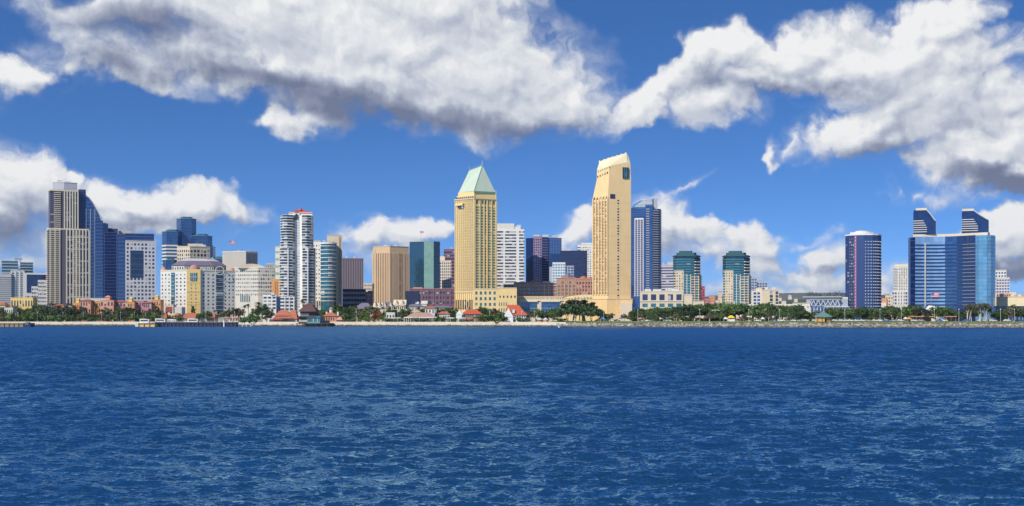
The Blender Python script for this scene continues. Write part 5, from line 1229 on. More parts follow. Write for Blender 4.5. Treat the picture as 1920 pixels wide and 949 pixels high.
ADJ = {'fig':'dark spreading tree','broad':'bright green leafy tree','olive':'greyish green tree','rust':'orange blossoming tree','euc':'tall eucalyptus','palm':'slender palm','cone':'dark pointed conifer','shrub':'low green shrub'}
ORD = ['first','second','third','fourth','fifth','sixth','seventh','eighth','ninth','tenth','eleventh','twelfth','thirteenth']
TREES.sort()
def land(px):
    for a, b_, s in LAND:
        if a <= px < b_: return s
    return 'before the cream hall at the right end'
bag = {}
for t_ in TREES: bag.setdefault((t_[3], land(t_[0])), []).append(t_)
tr = random.Random(4)
for (kind, where), lst in bag.items():
    nm, meshes, H0, cat = KIND[kind]
    lst.sort()
    for i, (px, Y, hpx, _, wf) in enumerate(lst):
        cm, tm = tr.choice(meshes); s = hpx*Y/FPX/H0
        r = empty(nm, (X(px, Y), Y, GROUND), tr.uniform(0, 6.28)); r.scale = (s*wf, s*wf, s)
        if kind == 'palm': r.scale = (wf, wf, s)
        lab = f"{ADJ[kind]} {where}" if len(lst) == 1 else f"{ORD[i]} {ADJ[kind]} from the left {where}".replace('bright green leafy','leafy green')
        tag(r, lab, cat, {'fig':'spreading park trees','broad':'leafy green trees','olive':'grey green trees','euc':'eucalyptus trees','palm':'palm trees','cone':'conifers','shrub':'shrubs','rust':None}[kind])
        for me in (cm, tm):
            o = bpy.data.objects.new(me.name.split('.')[0], me); o.parent = r; col.objects.link(o)
# far woods on the hills
def far_wood(specs, label, leaf='leaf_far'):
    m = MB(); rng = random.Random(len(label))
    for px, py, w, h, Y in specs:
        for k in range(int(w*2.2)):
            a = rng.uniform(-1, 1); z = Z(py + h*.5 - h*rng.uniform(-.6,.5)*math.sqrt(1-a*a*.9), Y); leaf_clump(m, rng, Vector((X(px+a*w/2, Y), Y+rng.uniform(-20,20), z)), Y/FPX*1.4, 22, Y/FPX*.34)
    o = m.build('far_wood', M[leaf]); tag(o, label, 'woodland', None, 'stuff')
far_wood([(1521,547,22,11,3790),(1534,551,12,6,3790),(1553,549,12,8,3790),(1570,547,16,10,3790),(1580,549,10,6,3790),(1700,545,10,7,3790),(1664,551,16,8,3790),(1344,554,14,7,3790),(1332,556,8,4,3790)], 'dark clumps of woodland on the far hill crest')
far_wood([(1452,562,24,8,3300),(1480,566,30,8,3300),(1500,570,26,7,3300),(1470,572,40,8,3200),(1590,560,16,6,3300),(1660,560,24,8,3300),(1340,565,20,6,3300)], 'scrubby trees on the slope of the far hill')
hr = random.Random(2)
for i, (px, py) in enumerate(((1452,570),(1469,568),(1481,559),(1492,564),(1474,576),(1461,562))):
    m = MB(); w = hr.uniform(7, 12); m.box(-w/2, w/2, -5, 5, -4, 5); r = empty('hillside_house', (X(px,3100), 3100, Z(py,3100)))
    tag(r, f"{ORD[i]} tiny pale house from the left on the far wooded hillside", 'house', 'houses on the far hillside'); m.build('wall', M['offwhite'], r)
    m = MB(); m.hip(-w/2-.6, w/2+.6, -5.6, 5.6, 5.01, 8, .3); m.build('roof', M['terracotta' if i % 2 else 'pale'], r)

# ---------------------------------------------------------------- air
hm = bpy.data.materials.new('haze'); hm.use_nodes = True; ht = hm.node_tree; ht.nodes.clear()
pv_ = N(ht, 'ShaderNodeVolumePrincipled'); pv_.inputs['Color'].default_value = (.62,.76,.95,1); pv_.inputs['Density'].default_value = 2.8e-5; pv_.inputs['Anisotropy'].default_value = .1
ho = N(ht, 'ShaderNodeOutputMaterial'); ht.links.new(pv_.outputs[0], ho.inputs['Volume'])
m = MB(); m.box(-42000, 42000, -700, 37000, -3, 420)
hz_ = bpy.data.objects.new('haze', m.mesh('haze', hm)); col.objects.link(hz_); hz_['kind'] = 'stuff'; hz_['label'] = 'thin blue air haze over the bay and city'
# ---------------------------------------------------------------- waterfront houses and small things
def small(name, label, cat, px, Y, group=None, rz=0, z=GROUND): 
    if z == GROUND and px > 1062 and Y < shore_at(px)+110: z += .96
    r = empty(name, (X(px, Y), Y, z), rz); tag(r, label, cat, group); return r
def pxm(w, Y): return w*Y/FPX
def house(px0, px1, top, base_y, wall, label, roof=None, rtop=None, Y=None, depth=9, rows=2, cols=4, name='house', cat='house', axis='x', win='g_dark', group=None, hipped=True, rin=.35):
    Y = Y or shore_at((px0+px1)/2)+60; px = (px0+px1)/2; w = pxm(px1-px0, Y); r = small(name, label, cat, px, Y, group)
    zt = Z(top, Y)-GROUND; m = MB(); m.box(-w/2, w/2, 0, depth, -.4, zt); wo_ = m.build('wall', M[wall], r)
    if roof:
        m = MB(); zr = Z(rtop, Y)-GROUND
        if hipped: m.hip(-w/2-.7, w/2+.7, -.8, depth+.8, zt+.01, zr, rin)
        else: m.gable(-w/2-.5, w/2+.5, -.6, depth+.6, zt+.01, zr, axis)
        m.build('roof', M[roof], r)
    else:
        m = MB(); m.box(-w/2-.2, w/2+.2, -.2, depth+.2, zt+.004, zt+.5); m.build('parapet', M[wall], r)
    cache = {}
    for rr_ in range(rows):
        for c in range(cols):
            ch = zt/rows; cw = w/cols; mm = cache.get('w')
            if not mm: q = MB(); q.box(-cw*.24, cw*.24, -.07, .1, -ch*.25, ch*.25); mm = cache['w'] = q.mesh('window', M[win])
            o = bpy.data.objects.new('window', mm); o.parent = r; o.location = (-w/2+cw*(c+.5), 0, ch*(rr_+.55)); col.objects.link(o)
    return r, w, zt
HS = [ # Mediterranean row on the left
 (100,118,573,'salmon','small salmon house at the foot of the tallest left tower'),(117,137,575,'yellow','ochre yellow house right of the small salmon house'),(136,152,569,'orange','orange house in the left waterfront row, beside the ochre yellow one'),
 (150,170,564,'salmon','brick salmon house near the middle of the left row'),(169,190,566,'orange','deep orange house left of the tallest salmon one'),(188,213,564,'salmon','wide salmon orange house with balconies in the left row'),
 (212,236,566,'mauve','mauve pink house in the left row'),(235,252,567,'orange','orange gabled house right of the mauve pink house'),(251,270,565,'pink','rose pink house below the white window grid tower'),(269,284,568,'mauve','dull violet house beside the rose pink one'),(284,301,563,'orange','bright orange house touching the cream hotel')]
for i, (a, c, t, w, lab) in enumerate(HS):
    if w == 'mauve': w = 'pink'
    r, ww, zt = house(a, c, t, 0, w, lab, Y=shore_at(a)+(44 if i % 2 else 50), rows=3, cols=4, group='colourful waterfront houses', roof='terracotta' if i % 3 == 0 else None, rtop=t-3)
    if i in (2,5,7,10):
        m = MB(); m.box(-ww*.2, ww*.15, 2, 6, zt+.01, zt+3); m.hip(-ww*.25, ww*.2, 1.5, 6.5, zt+3.01, zt+4.4); m.build('roof_turret', M['yellow' if i != 5 else 'salmon'], r)
house(20, 62, 559, 0, 'yellow', 'yellow house with a row of dark windows behind the leftmost trees', Y=985, rows=2, cols=8)
house(-12, 10, 572, 0, 'cream', 'cream house with terracotta roof at the far left end', 'terracotta', 566, Y=980)
house(8, 24, 578, 0, 'offwhite', 'low white house between the far left cream house and the yellow one', Y=970)
house(60, 98, 575, 0, 'pale', 'low grey shed behind the dark trees at the tallest tower', Y=1000, cols=6)
house(150, 198, 560, 0, 'pale', 'flat roofed pale hall rising behind the orange row', Y=1030, cols=8)
house(14, 58, 590, 0, 'offwhite', 'long white low building behind the leftmost palms', Y=958, rows=1, cols=8)
# building with maroon panel
r, w, zt = house(308, 325, 573, 0, 'cream', 'cream stepped building with a blank maroon panel by the long pier', Y=968, rows=1, cols=2, name='building', cat='building')
m = MB(); m.box(-w*.34, w*.38, -.25, .1, zt-5.4, zt-1.0); m.build('sign_panel', M['maroon'], r)
m = MB(); m.box(w/2, w/2+pxm(15,968), 1, 12, -.4, zt-1.2); m.box(-w/2-8, -w/2, 1, 8, -.4, zt-6); m.build('side_wing', M['pale'], r)
m = MB(); m.box(w*.2, w/2+pxm(14,968), -4, 0, -.4, zt-6.5); m.build('porch_wall', M['cream'], r)
for a, c, lab in ((285,312,'low red tiled roof hall left of the maroon panel building'),(326,332,'tiny red roofed annex beside the maroon panel building'),(341,368,'low red tiled roof hall right of the maroon panel building'),(388,402,'small red tiled roof hall behind the dark pier trees'),(420,446,'low red brown roofed hall left of the blue kiosk')):
    house(a, c, 597, 0, 'sand', lab, 'terracotta' if a != 420 else 'brick', 587, Y=948, depth=12, rows=1, cols=5, rin=.2, group='low red tiled halls')
# pier restaurant
r = small('restaurant', 'two storey restaurant on piles over the water with dark brown roof', 'restaurant', 580, shore_at(580)-14, z=0)
Y = shore_at(580)-14
m = MB(); m.box(-pxm(22,Y), pxm(40,Y), -6, 22, 2.0, 2.5); m.build('deck', M['timberd'], r)
for i in range(13):
    for dy in (-5, 6):
        m = MB(); m.cyl(-pxm(21,Y)+i*pxm(61,Y)/12, dy, -2, 2, .28, .28, 6); m.build('pile', M['timber' if i % 2 else 'timberd'], r)
m = MB(); m.box(-pxm(19,Y), pxm(18,Y), -3, 12, 2.5, 7.2); m.build('lower_storey', M['darkwood'], r); m = MB(); m.box(pxm(-2,Y), pxm(22,Y), -5, 12, 2.51, 6.6); m.build('glazed_hall', M['tealw'], r)
for i in range(9): m = MB(); m.box(pxm(-1+i*2.5,Y), pxm(.5+i*2.5,Y), -5.1, -4.9, 3.6, 5.8); m.build('window', M['g_win'], r)
m = MB(); m.box(-pxm(17,Y), pxm(12,Y), -1, 12, 7.21, 11); m.build('upper_storey', M['darkwood'], r)
for z in (3.4, 8.0):
    for i in range(8): m = MB(); m.box(pxm(-17.5+i*2.2,Y), pxm(-16.1+i*2.2,Y), -3.15 if z < 5 else -1.15, -.8, z, z+1.7); m.build('window', M['offwhite'], r)
m = MB(); m.hip(-pxm(20,Y), pxm(15,Y), -4, 15, 11.01, 17.2, .38); m.build('roof', M['slate'], r); M['brownroof'] = wall_mat('brown shingle', (.11,.055,.05)); children(r)[-1].data.materials[0] = M['brownroof']
m = MB(); m.hip(-pxm(19.5,Y), pxm(14,Y), -5.5, 13, 6.9, 8.6, .1); m.build('skirt_roof', M['brownroof'], r)
m = MB(); m.hip(pxm(-3,Y), pxm(24,Y), -6, 13, 6.61, 8.8, .2); m.build('hall_roof', M['tealdark'], r)
# villa and pavilion around it
r, w, zt = house(515, 545, 592, 0, 'cream', 'cream and orange two storey inn with long red tiled roof left of the pier restaurant', 'terracotta', 581, Y=shore_at(530)+26, rows=1, cols=8)
m = MB(); m.hip(w*.3, w*.95, -2, 9, zt-2.4, zt+4.6, .3); m.hip(-w*.6, w*.7, -5, 0, 2.9, 4.4, .15); m.build('lower_roof', M['terracotta'], r)
m = MB(); m.box(w*.34, w*.9, -1, 8, 0, zt-2.41); m.build('wing', M['sand'], r)
house(505, 530, 600, 0, 'maroon', 'long dark red awning terrace in front of the cream and orange inn', 'maroon', 597, Y=shore_at(517)+14, rows=1, cols=6, depth=4, name='terrace_awning', cat='awning')
r, w, zt = house(606, 632, 593, 0, 'salmon', 'square pavilion with red pyramid roof and small cupola right of the pier restaurant', 'terracotta', 584, Y=shore_at(618)+12, rows=1, cols=6, rin=.47)
m = MB(); m.cyl(0, 4.5, zt+2.8, zt+5.4, 1.3, 1.3, 8); m.build('cupola', M['offwhite'], r); m = MB(); m.cyl(0, 4.5, zt+5.41, zt+7.2, 1.9, .1, 8); m.build('cupola_roof', M['brick'], r)
for s in (-.36, .45): m = MB(); m.box(w*s, w*s+1.2, 3, 4.2, zt, zt+3.4); m.build('chimney', M['offwhite'], r)
house(631, 641, 600, 0, 'pink', 'little pink annex right of the red pyramid roofed pavilion', 'salmon', 594, Y=shore_at(636)+12, rows=1, cols=3, depth=5)
# village behind: cream gabled shops
vil = [(664,700,579,568,'cream','long cream shop range with grey roofs below the fluted dark office'),(700,716,576,568,'sand','twin gabled cream shop front below the tan tower'),(716,738,575,566,'cream','pale gabled arcade with slate roof under the tan tower'),(738,760,572,562,'sand','tall cream gabled house under the right edge of the tan tower'),(758,796,575,570,'cream','wide cream hall with grey roof before the violet mall'),(790,800,570,564,'offwhite','narrow cream tower house before the violet mall'),(800,852,577,573,'sand','long cream wall building before the left hotel tower')]
for i, (a, c, t, rt, w_, lab) in enumerate(vil):
    r, w, zt = house(a, c, t, 0, w_, lab, 'slate' if i % 2 == 0 else w_, rt, Y=1010+i*3, depth=12, rows=2, cols=6, group='cream village shops', hipped=i % 2 == 0)
    if i in (1, 2, 3):
        for k in (-.25, .25): m = MB(); m.gable(w*(k-.17), w*(k+.17), -.6, 6, zt-1, zt+4.2, 'y'); m.build('gable', M['cream'], r)
house(714, 790, 581, 0, 'cream', 'low cream parapet wall building behind the white arcades', Y=980, rows=1, cols=12)
def arcade(px0, px1, label, Y, top=596, roof=None, rt=590, n=None):
    n = n or max(4, int((px1-px0)/4)); w = pxm(px1-px0, Y); r = small('arcade', label, 'arcade', (px0+px1)/2, Y, 'white waterfront arcades')
    zt = Z(top, Y)-GROUND
    m = MB(); m.box(-w/2+.3, w/2-.3, 3, 9, -.3, zt-.6); m.build('back_wall', M['brick'], r)
    m = MB(); m.box(-w/2-.4, w/2+.4, -.4, 9.4, zt-.5, zt+.25); m.build('canopy', M['offwhite'], r)
    for i in range(n+1): m = MB(); m.box(-w/2+w*i/n-.16, -w/2+w*i/n+.16, 0, .32, -.2, zt-.51); m.build('column', M['offwhite'], r)
    for i in range(n): m = MB(); m.box(-w/2+w*(i+.2)/n, -w/2+w*(i+.8)/n, 2.9, 3.05, .3, zt-1.2); m.build('opening', M['g_dark'], r)
    if roof: m = MB(); m.hip(-w*.46, w*.42, 1, 9, zt+.26, Z(rt, Y)-GROUND, .25); m.build('roof', M[roof], r)
    return r
arcade(720, 750, 'white colonnade with flat white roof at the left of the village', shore_at(735)+18)
arcade(758, 822, 'longest white colonnade with brown red hipped roof in the village', shore_at(790)+16, 595, 'brick', 586)
arcade(836, 872, 'white colonnade touching the red roofed waterfront house', shore_at(854)+15)
house(724, 740, 587, 0, 'offwhite', 'white boxy shop above the left colonnade', Y=shore_at(730)+34, rows=1, cols=3)
r, w, zt = house(797, 815, 578.5, 0, 'white', 'white two storey house with small red roof above the longest colonnade', 'terracotta', 574, Y=shore_at(805)+34, rows=2, cols=3)
house(820, 843, 589, 0, 'offwhite', 'low white house with little red roof beside the white two storey house', 'terracotta', 584, Y=shore_at(830)+34, rows=1, cols=5)
r, w, zt = house(866, 903, 589, 0, 'brownd', 'dark timber waterfront house with broad bright red hipped roof', 'redroof', 580, Y=shore_at(884)+20, rows=2, cols=10, depth=12, rin=.3)
m = MB(); m.box(-w*.78, -w*.5, -3, 6, -.3, zt-.5); m.gable(-w*.80, -w*.42, -3.4, 6, zt-.49, zt+3.3, 'y'); m.build('gabled_wing', M['white'], r); m = MB(); m.cyl(-w*.2, 6, zt+3, zt+5, 1.4, 1.0, 8); m.build('roof_lantern', M['brownd'], r)
m = MB(); m.box(-w*.3, w*.05, -7, -4, 2.2, 2.5); [m.box(-w*.3+q, -w*.3+q+.15, -6.9, -6.7, 0, 2.19) for q in (0, 2.5, 5)]; m.build('awning', M['redp'], r)
r, w, zt = house(950, 986, 591, 0, 'white', 'white house with steep bright red gable roof by the galleria', None, None, Y=shore_at(968)+18, rows=2, cols=8, depth=12)
for o in children(r):
    if o.name.startswith('parapet'): bpy.data.objects.remove(o)
m = MB(); w2 = w/2
m.add([(-w2-.8,-1,zt),(w2+1.2,-1,zt),(w2+1,13,zt),(-w2-.5,13,zt),(-w2+.5,6,zt+7.8),(w2-5.5,6,zt+7.6)], [(0,3,2,1),(0,1,5,4),(2,3,4,5),(1,2,5),(3,0,4)]); m.build('roof', M['redroof'], r)
m = MB(); m.gable(-w2-2.4, -w2+5, -2.6, 4, zt-1.4, zt+5.4, 'y'); m.box(-w2-2.1, -w2+4.7, -2.3, 3.9, -.3, zt-1.41); m.build('gabled_wing', M['white'], r); m = MB(); m.cyl(-w2+4, 6.5, zt+7, zt+9.2, .5, .5, 6); m.build('chimney', M['offwhite'], r)
m = MB(); m.box(-w*.2, -w*.08, -.6, 1, zt+1.6, zt+3.4); m.gable(-w*.22, -w*.06, -.8, 2.6, zt+3.41, zt+4.4, 'y'); m.build('dormer', M['white'], r)
def gazebo(px, label, wall, roof, Y, wp, zr, n=6):
    r = small('gazebo', label, 'gazebo', px, Y); w = pxm(wp, Y)
    for i in range(n):
        a = 2*math.pi*i/n; m = MB(); m.cyl(math.cos(a)*w*.42, math.sin(a)*w*.42, -.2, zr*.55, .18, .18, 6); m.build('post', M[wall], r)
    m = MB(); m.cyl(0, 0, zr*.55+.01, zr, w*.55, .15, 8); m.build('roof', M[roof], r); m = MB(); m.cyl(0, 0, -.1, zr*.36, w*.36, w*.36, 8); m.build('core', M[wall], r); return r
gazebo(1012, 'pale pink gazebo by the sea wall, left one of the pair', 'salmon', 'pale', shore_at(1012)+13, 11, 3.6); gazebo(1023, 'pale pink gazebo by the sea wall, right one of the pair', 'salmon', 'pale', shore_at(1023)+13, 11, 3.6)
# gazebo with green roof
Y = shore_at(1545)+16; r = small('park_pavilion', 'park pavilion with orange walls and broad green hipped roof on the rocky shore', 'pavilion', 1544, Y)
m = MB(); m.box(-pxm(12,Y), pxm(1,Y), -2, 5, -.2, 3.0); m.build('wall', M['orange'], r); m = MB(); m.box(pxm(6,Y), pxm(12,Y), -1, 5, -.2, 2.2); m.build('wall', M['salmon'], r)
M['amber'] = wall_mat('amber render', (.68,.38,.10)); children(r)[0].data.materials[0] = M['amber']
m = MB(); m.hip(-pxm(15,Y), pxm(15,Y), -3.5, 6.5, 3.01, 6.6, .46); m.build('roof', M['greenroof'], r)
for q in (-14, -5, 4, 13): m = MB(); m.cyl(pxm(q,Y), -3, -.2, 3.0, .14, .14, 6); m.build('post', M['timberd'], r)
# long park shelters
for a, c, lab in ((1709,1751,'long low park shelter with pinkish flat roof before the mirror glass hotel'),(1774,1794,'shorter park shelter with pinkish roof before the dark half of the mirror glass hotel')):
    Y = shore_at(a)+32; r = small('park_shelter', lab, 'shelter', (a+c)/2, Y); w = pxm(c-a, Y)
    m = MB(); m.box(-w/2, w/2, 0, 5, 3.0, 3.5); m.build('roof', M['salmon'], r); m = MB(); m.box(-w/2+.5, w/2-.5, 4, 4.3, -.2, 2.99); m.build('back_wall', M['brownd'], r)
    for i in range(int(w/3)+1): m = MB(); m.cyl(-w/2+.5+i*3, .4, -.2, 2.99, .13, .13, 6); m.build('post', M['brownd'], r)
Y = shore_at(1342)+30; r = small('shade_canopy', 'pale curved canopy on dark posts under the park trees between the teal towers', 'canopy', 1343, Y)
m = MB(); w = pxm(15, Y)
for i in range(6):
    a0, a1 = i/6, (i+1)/6; f = lambda t: 6.6+1.0*math.sin(math.pi*(.25+t*.7)); m.add([(-w/2+w*a0,-2,f(a0)),(-w/2+w*a1,-2,f(a1)),(-w/2+w*a1,2,f(a1)),(-w/2+w*a0,2,f(a0)),(-w/2+w*a0,-2,f(a0)+.3),(-w/2+w*a1,-2,f(a1)+.3),(-w/2+w*a1,2,f(a1)+.3),(-w/2+w*a0,2,f(a0)+.3)], [(0,3,2,1),(4,5,6,7),(0,1,5,4),(2,3,7,6),(1,2,6,5),(3,0,4,7)])
m.build('canopy', M['white'], r)
for q in (-.3, .1, .4): m = MB(); m.cyl(w*q, 0, -.2, 7.0, .22, .22, 6); m.build('post', M['timberd'], r)
# yellow stand, tents, umbrellas
Y = shore_at(1371)+22; r = small('food_stand', 'yellow topped food stand with white counter under the park trees', 'stand', 1371, Y)
m = MB(); m.box(-pxm(6,Y), pxm(7,Y), 0, 3, -.2, 1.4); m.build('counter', M['white'], r); m = MB(); m.hip(-pxm(6,Y), pxm(7,Y), -.6, 3.6, 2.4, 4.0, .3); m.build('roof', M['yellow'], r)
M['brightyellow'] = wall_mat('bright yellow canvas', (.80,.50,.02)); children(r)[-1].data.materials[0] = M['brightyellow']
for q in (-5.5, 6.3): m = MB(); m.cyl(pxm(q,Y), 0, 1.3, 2.4, .08, .08, 5); m.build('post', M['white'], r)
def tent(px, label, mat, d, wp=8, h=2.6):
    Y = shore_at(px)+d; r = small('tent', label, 'tent', px, Y, 'canvas tents along the park'); w = pxm(wp, Y)
    m = MB(); m.hip(-w/2, w/2, -1.8, 1.8, h*.62, h*1.15, .42); m.build('canopy', M[mat], r)
    for x_ in (-w/2+.1, w/2-.1): 
        for y_ in (-1.7, 1.7): m = MB(); m.cyl(x_, y_, -.2, h*.62, .06, .06, 5); m.build('pole', M['white'], r)
for t_ in ((1130,'blue tent on the grass right of the big spreading trees','blueboat',16,9),(1153,'bluish white tent at the foot of the sand coloured hotel tower','steel',22,9),(1163,'second bluish tent, right beside the first at the sand coloured tower','blueboat',24,7),(1200,'red and white tent left of the cream podium','salmon',26,8),(1240,'white tent under the trees before the cream podium','white',26,8),(1360,'white tent left of the yellow food stand','white',20,7),(1384,'pink tent right of the yellow food stand','pink',20,7),(1704,'orange tent left of the long pinkish shelter','orange',16,8),(1698,'white tent next to the orange tent','white',24,7),(1430,'white tent before the plain cream hotel slab','white',28,7)): tent(*t_)

# ---------------------------------------------------------------- piers
def pier(px0, px1, Y, deck_z, label, pile_mat, deck_mat, every=6, depth=6, face=None):
    r = small('pier', label, 'pier', (px0+px1)/2, Y, z=0); w = pxm(px1-px0, Y)
    m = MB(); m.box(-w/2, w/2, 0, depth, deck_z-.45, deck_z); m.build('deck', M[deck_mat], r)
    if face: m = MB(); m.box(-w/2+.1, w/2-.1, .5, depth-.2, -1, deck_z-.46); m.build('fender_wall', M[face], r)
    n = max(2, int((px1-px0)/every))
    for i in range(n+1): m = MB(); m.cyl(-w/2+.3+(w-.6)*i/n, .1, -2, deck_z+.25, .27, .27, 7); m.build('pile', M[pile_mat], r)
    return r, w
pier(-30, 44, 820, 2.7, 'short timber pier on brown piles at the far left end', 'timber', 'timber', 9, 20, 'timber')
pier(259, 291, 830, 2.5, 'ochre walled landing stage at the left end of the long dark pier', 'timber', 'timberd', 10, 10, 'amber')
r, w = pier(291, 443, 838, 3.3, 'long low dark pier reaching out before the cream hotel', 'timberd', 'timberd', 7, 8, 'navyfab')
for i in range(24): m = MB(); m.cyl(-w/2+.4+(w-.8)*i/23, .2, 3.3, 4.3, .06, .06, 5); m.build('rail_post', M['steel'], r)
m = MB(); m.box(-w/2+.4, w/2-.4, .15, .25, 4.25, 4.33); m.build('handrail', M['steel'], r)
r, w = pier(438, 471, 840, 2.3, 'pale concrete jetty on slim posts carrying the blue kiosk', 'pale', 'pale', 8, 9)
Y = 843; r = small('kiosk', 'white kiosk with bright blue hipped roof on the jetty', 'kiosk', 461, Y, z=2.3)
m = MB(); m.box(-2.2, 2.2, 0, 3.6, .002, 2.6); m.build('wall', M['white'], r); m = MB(); m.hip(-2.9, 2.9, -.7, 4.3, 2.61, 4.5, .42); m.build('roof', M['blueroof'], r); m = MB(); m.cyl(0, 1.8, 4.3, 5.4, .7, .1, 6); m.build('finial', M['blueroof'], r)
for q in (-1.3, 0, 1.3): m = MB(); m.box(q-.4, q+.4, -.06, .05, .9, 2.0); m.build('window', M['g_dark'], r)
r = small('marker_pile', 'single white marker pile standing before the long dark pier', 'marker pile', 420, 832, z=0); m = MB(); m.cyl(0,0,-2,4.4,.45,.45,8); m.build('pile', M['white'], r); m = MB(); m.cyl(0,0,4.41,4.9,.5,.1,8); m.build('cap', M['white'], r)
# boats
def boat(px, Y, L, label, hull, cab, group='boats at the piers', mast=False):
    r = small('boat', label, 'boat', px, Y, group, z=0); h = L*.15; r.scale = (1.35, 1.35, 1.7)
    st = [(-.5,.16,.9),(-.3,.19,.85),(0,.2,.9),(.3,.15,1.05),(.5,.01,1.3)]; vs = []
    for u, bw, hh in st: vs += [(u*L, -bw*L*.5, -.3), (u*L, bw*L*.5, -.3), (u*L, bw*L, hh*h*1.0), (u*L, -bw*L, hh*h*1.0)]
    fs = [(0,1,2,3)] + [(4*i+j, 4*(i+1)+j, 4*(i+1)+(j+1)%4, 4*i+(j+1)%4) for i in range(4) for j in range(4)] + [(16,19,18,17)]
    m = MB(); m.add(vs, fs); m.build('hull', M[hull], r)
    m = MB(); m.box(-L*.28, L*.16, -L*.11, L*.11, h*.9, h*.9+1.7); m.build('cabin', M[cab], r); m = MB(); m.box(-L*.24, L*.12, -L*.115, -L*.11+.01, h*.9+.8, h*.9+1.4); m.build('window', M['g_dark'], r); m = MB(); m.box(-L*.3, L*.02, -L*.1, L*.1, h*.9+1.71, h*.9+1.85); m.build('cabin_roof', M['white'], r)
    if mast: m = MB(); m.cyl(0, 0, h*.9+1.8, h*.9+1.8+L*.5, .09, .05, 5); m.build('mast', M['steel'], r)
boat(274, 846, 11, 'white motor boat moored at the ochre walled landing stage', 'white', 'offwhite'); boat(304, 852, 12, 'blue hulled work boat moored at the left end of the long dark pier', 'blueboat', 'white', mast=True); boat(325, 852, 10, 'small white boat right of the blue work boat', 'offwhite', 'white'); boat(365, 852, 12, 'teal hulled boat moored midway along the long dark pier', 'tealw', 'white')
Y = 818; r = small('barge', 'short black barge moored at the end of the far left pier', 'barge', 50, Y, z=0); w = pxm(13, Y)
m = MB(); m.prism([(-w/2,0),(w/2,0),(w/2,5),(-w/2,5)], -.5, 1.6, 0, [(-w/2-.3,0),(w/2+.5,0),(w/2+.5,5),(-w/2-.3,5)]); m.build('hull', M['navyfab'], r); m = MB(); m.box(-w*.36, w*.2, 1, 4, 1.61, 3.3); m.build('deckhouse', M['greydark'], r); m = MB(); m.cyl(-w*.1,2.5,3.31,4.6,.25,.2,6); m.build('funnel', M['greydark'], r)
r = small('buoy', 'small white buoy floating off the sea wall below the galleria', 'buoy', 1048, 770, z=0); m = MB(); m.cyl(0,0,-.4,.8,.55,.5,8); m.build('float', M['white'], r); m = MB(); m.cyl(0,0,.81,1.5,.12,.08,6); m.build('topmark', M['offwhite'], r)

# ---------------------------------------------------------------- cars, lamps, flags, people
def car_proto(mat):
    out = []; m = MB(); L, Wd = 4.5, 1.8
    pr = [(-2.25,.35),(-2.25,.85),(-1.5,.95),(-1.0,1.42),(.55,1.42),(1.15,.95),(2.2,.82),(2.25,.35)]
    n = len(pr); m.add([(x,-Wd/2,z) for x,z in pr]+[(x,Wd/2,z) for x,z in pr], [tuple(range(n-1,-1,-1)), tuple(range(n,2*n))]+[(i,(i+1)%n,n+(i+1)%n,n+i) for i in range(n)]); out.append(('body', m.mesh('body', M[mat]), (0,0,0)))
    m = MB(); m.add([(-1.38,-.915,.97),(-.95,-.915,1.36),(.5,-.915,1.36),(1.0,-.915,.97),(-1.38,.915,.97),(-.95,.915,1.36),(.5,.915,1.36),(1.0,.915,.97)], [(3,2,1,0),(4,5,6,7),(0,1,5,4),(2,3,7,6),(1,2,6,5)]); out.append(('windows', m.mesh('windows', M['g_dark']), (0,0,0)))
    m = MB(); m.tube((0,-.1,0),(0,.1,0),.33,.33,10); wm = m.mesh('wheel', M['black'])
    for x in (-1.4,1.4):
        for y in (-.85,.85): out.append(('wheel', wm, (x,y,.33)))
    return out
carmats = {'white':'white','silver':'steel','black':'black','blue':'blueboat','red':'redp','grey':'grey'}
protos = {k: car_proto(v) for k, v in carmats.items()}
cars = []; cr = random.Random(9)
for px in (1148,1157,1212,1228,1250,1266,1420,1452,1465,1478,1489,1497,1506,1514,1522,1528,1566,1576,1588,1596,1606,1618,1628,1640,1650,1662,1676,1688,1716,1726,1760,1770,1812,1840,1862,1888): cars.append((px, shore_at(px)+24.5+cr.uniform(0,5), cr.choice(('white','white','silver','black','blue','red' if cr.random()<.3 else 'grey','white'))))
for px in (104,128,142,168,176,206,224): cars.append((px, shore_at(px)+19+cr.uniform(0,5), cr.choice(('white','silver','blue'))))
cb = {}
for c_ in cars: cb.setdefault((c_[2], land(c_[0])), []).append(c_)
for (k, where), lst in cb.items():
    for i, (px, Y, _) in enumerate(lst):
        r = small('parked_car', f"{k} car parked {where}" if len(lst) == 1 else f"{ORD[i]} {k} parked car from the left {where}", 'car', px, Y, 'cars parked along the shore', rz=cr.choice((0, math.pi))+cr.uniform(-.15,.15))
        for nm, me, loc in protos[k]: o = bpy.data.objects.new(nm, me); o.parent = r; o.location = loc; col.objects.link(o)
m = MB(); Y = shore_at(102)+19; r = small('box_van', 'white box van parked by the sea wall at the foot of the tallest left tower', 'van', 102, Y); m.box(-3.2,1.6,-1.1,1.1,.6,3.1); m.build('cargo_box', M['white'], r); m = MB(); m.box(1.62,3.1,-1.0,1.0,.5,2.2); m.build('cab', M['offwhite'], r)
for x in (-2.2,2.3):
    for y in (-1,1): m = MB(); m.tube((x,y-.12,.42),(x,y+.12,.42),.42,.42,10); m.build('wheel', M['black'], r)
mlp = MB(); mlp.cyl(0,0,-.2,7.6,.11,.07,6); lp = mlp.mesh('pole', M['pale']); mlp = MB(); mlp.cyl(0,0,7.6,8.2,.28,.18,8); lh = mlp.mesh('lamp_head', M['white'])
lamps = [14,34,70,118,156,190,226,252,386,440,512,668,722,746,776,812,838,868,918,942,978,1002,1070,1132,1196,1312,1404,1462,1530,1584,1650,1690,1752,1798,1876,1902]
lb = {}
for px in lamps: lb.setdefault(land(px), []).append(px)
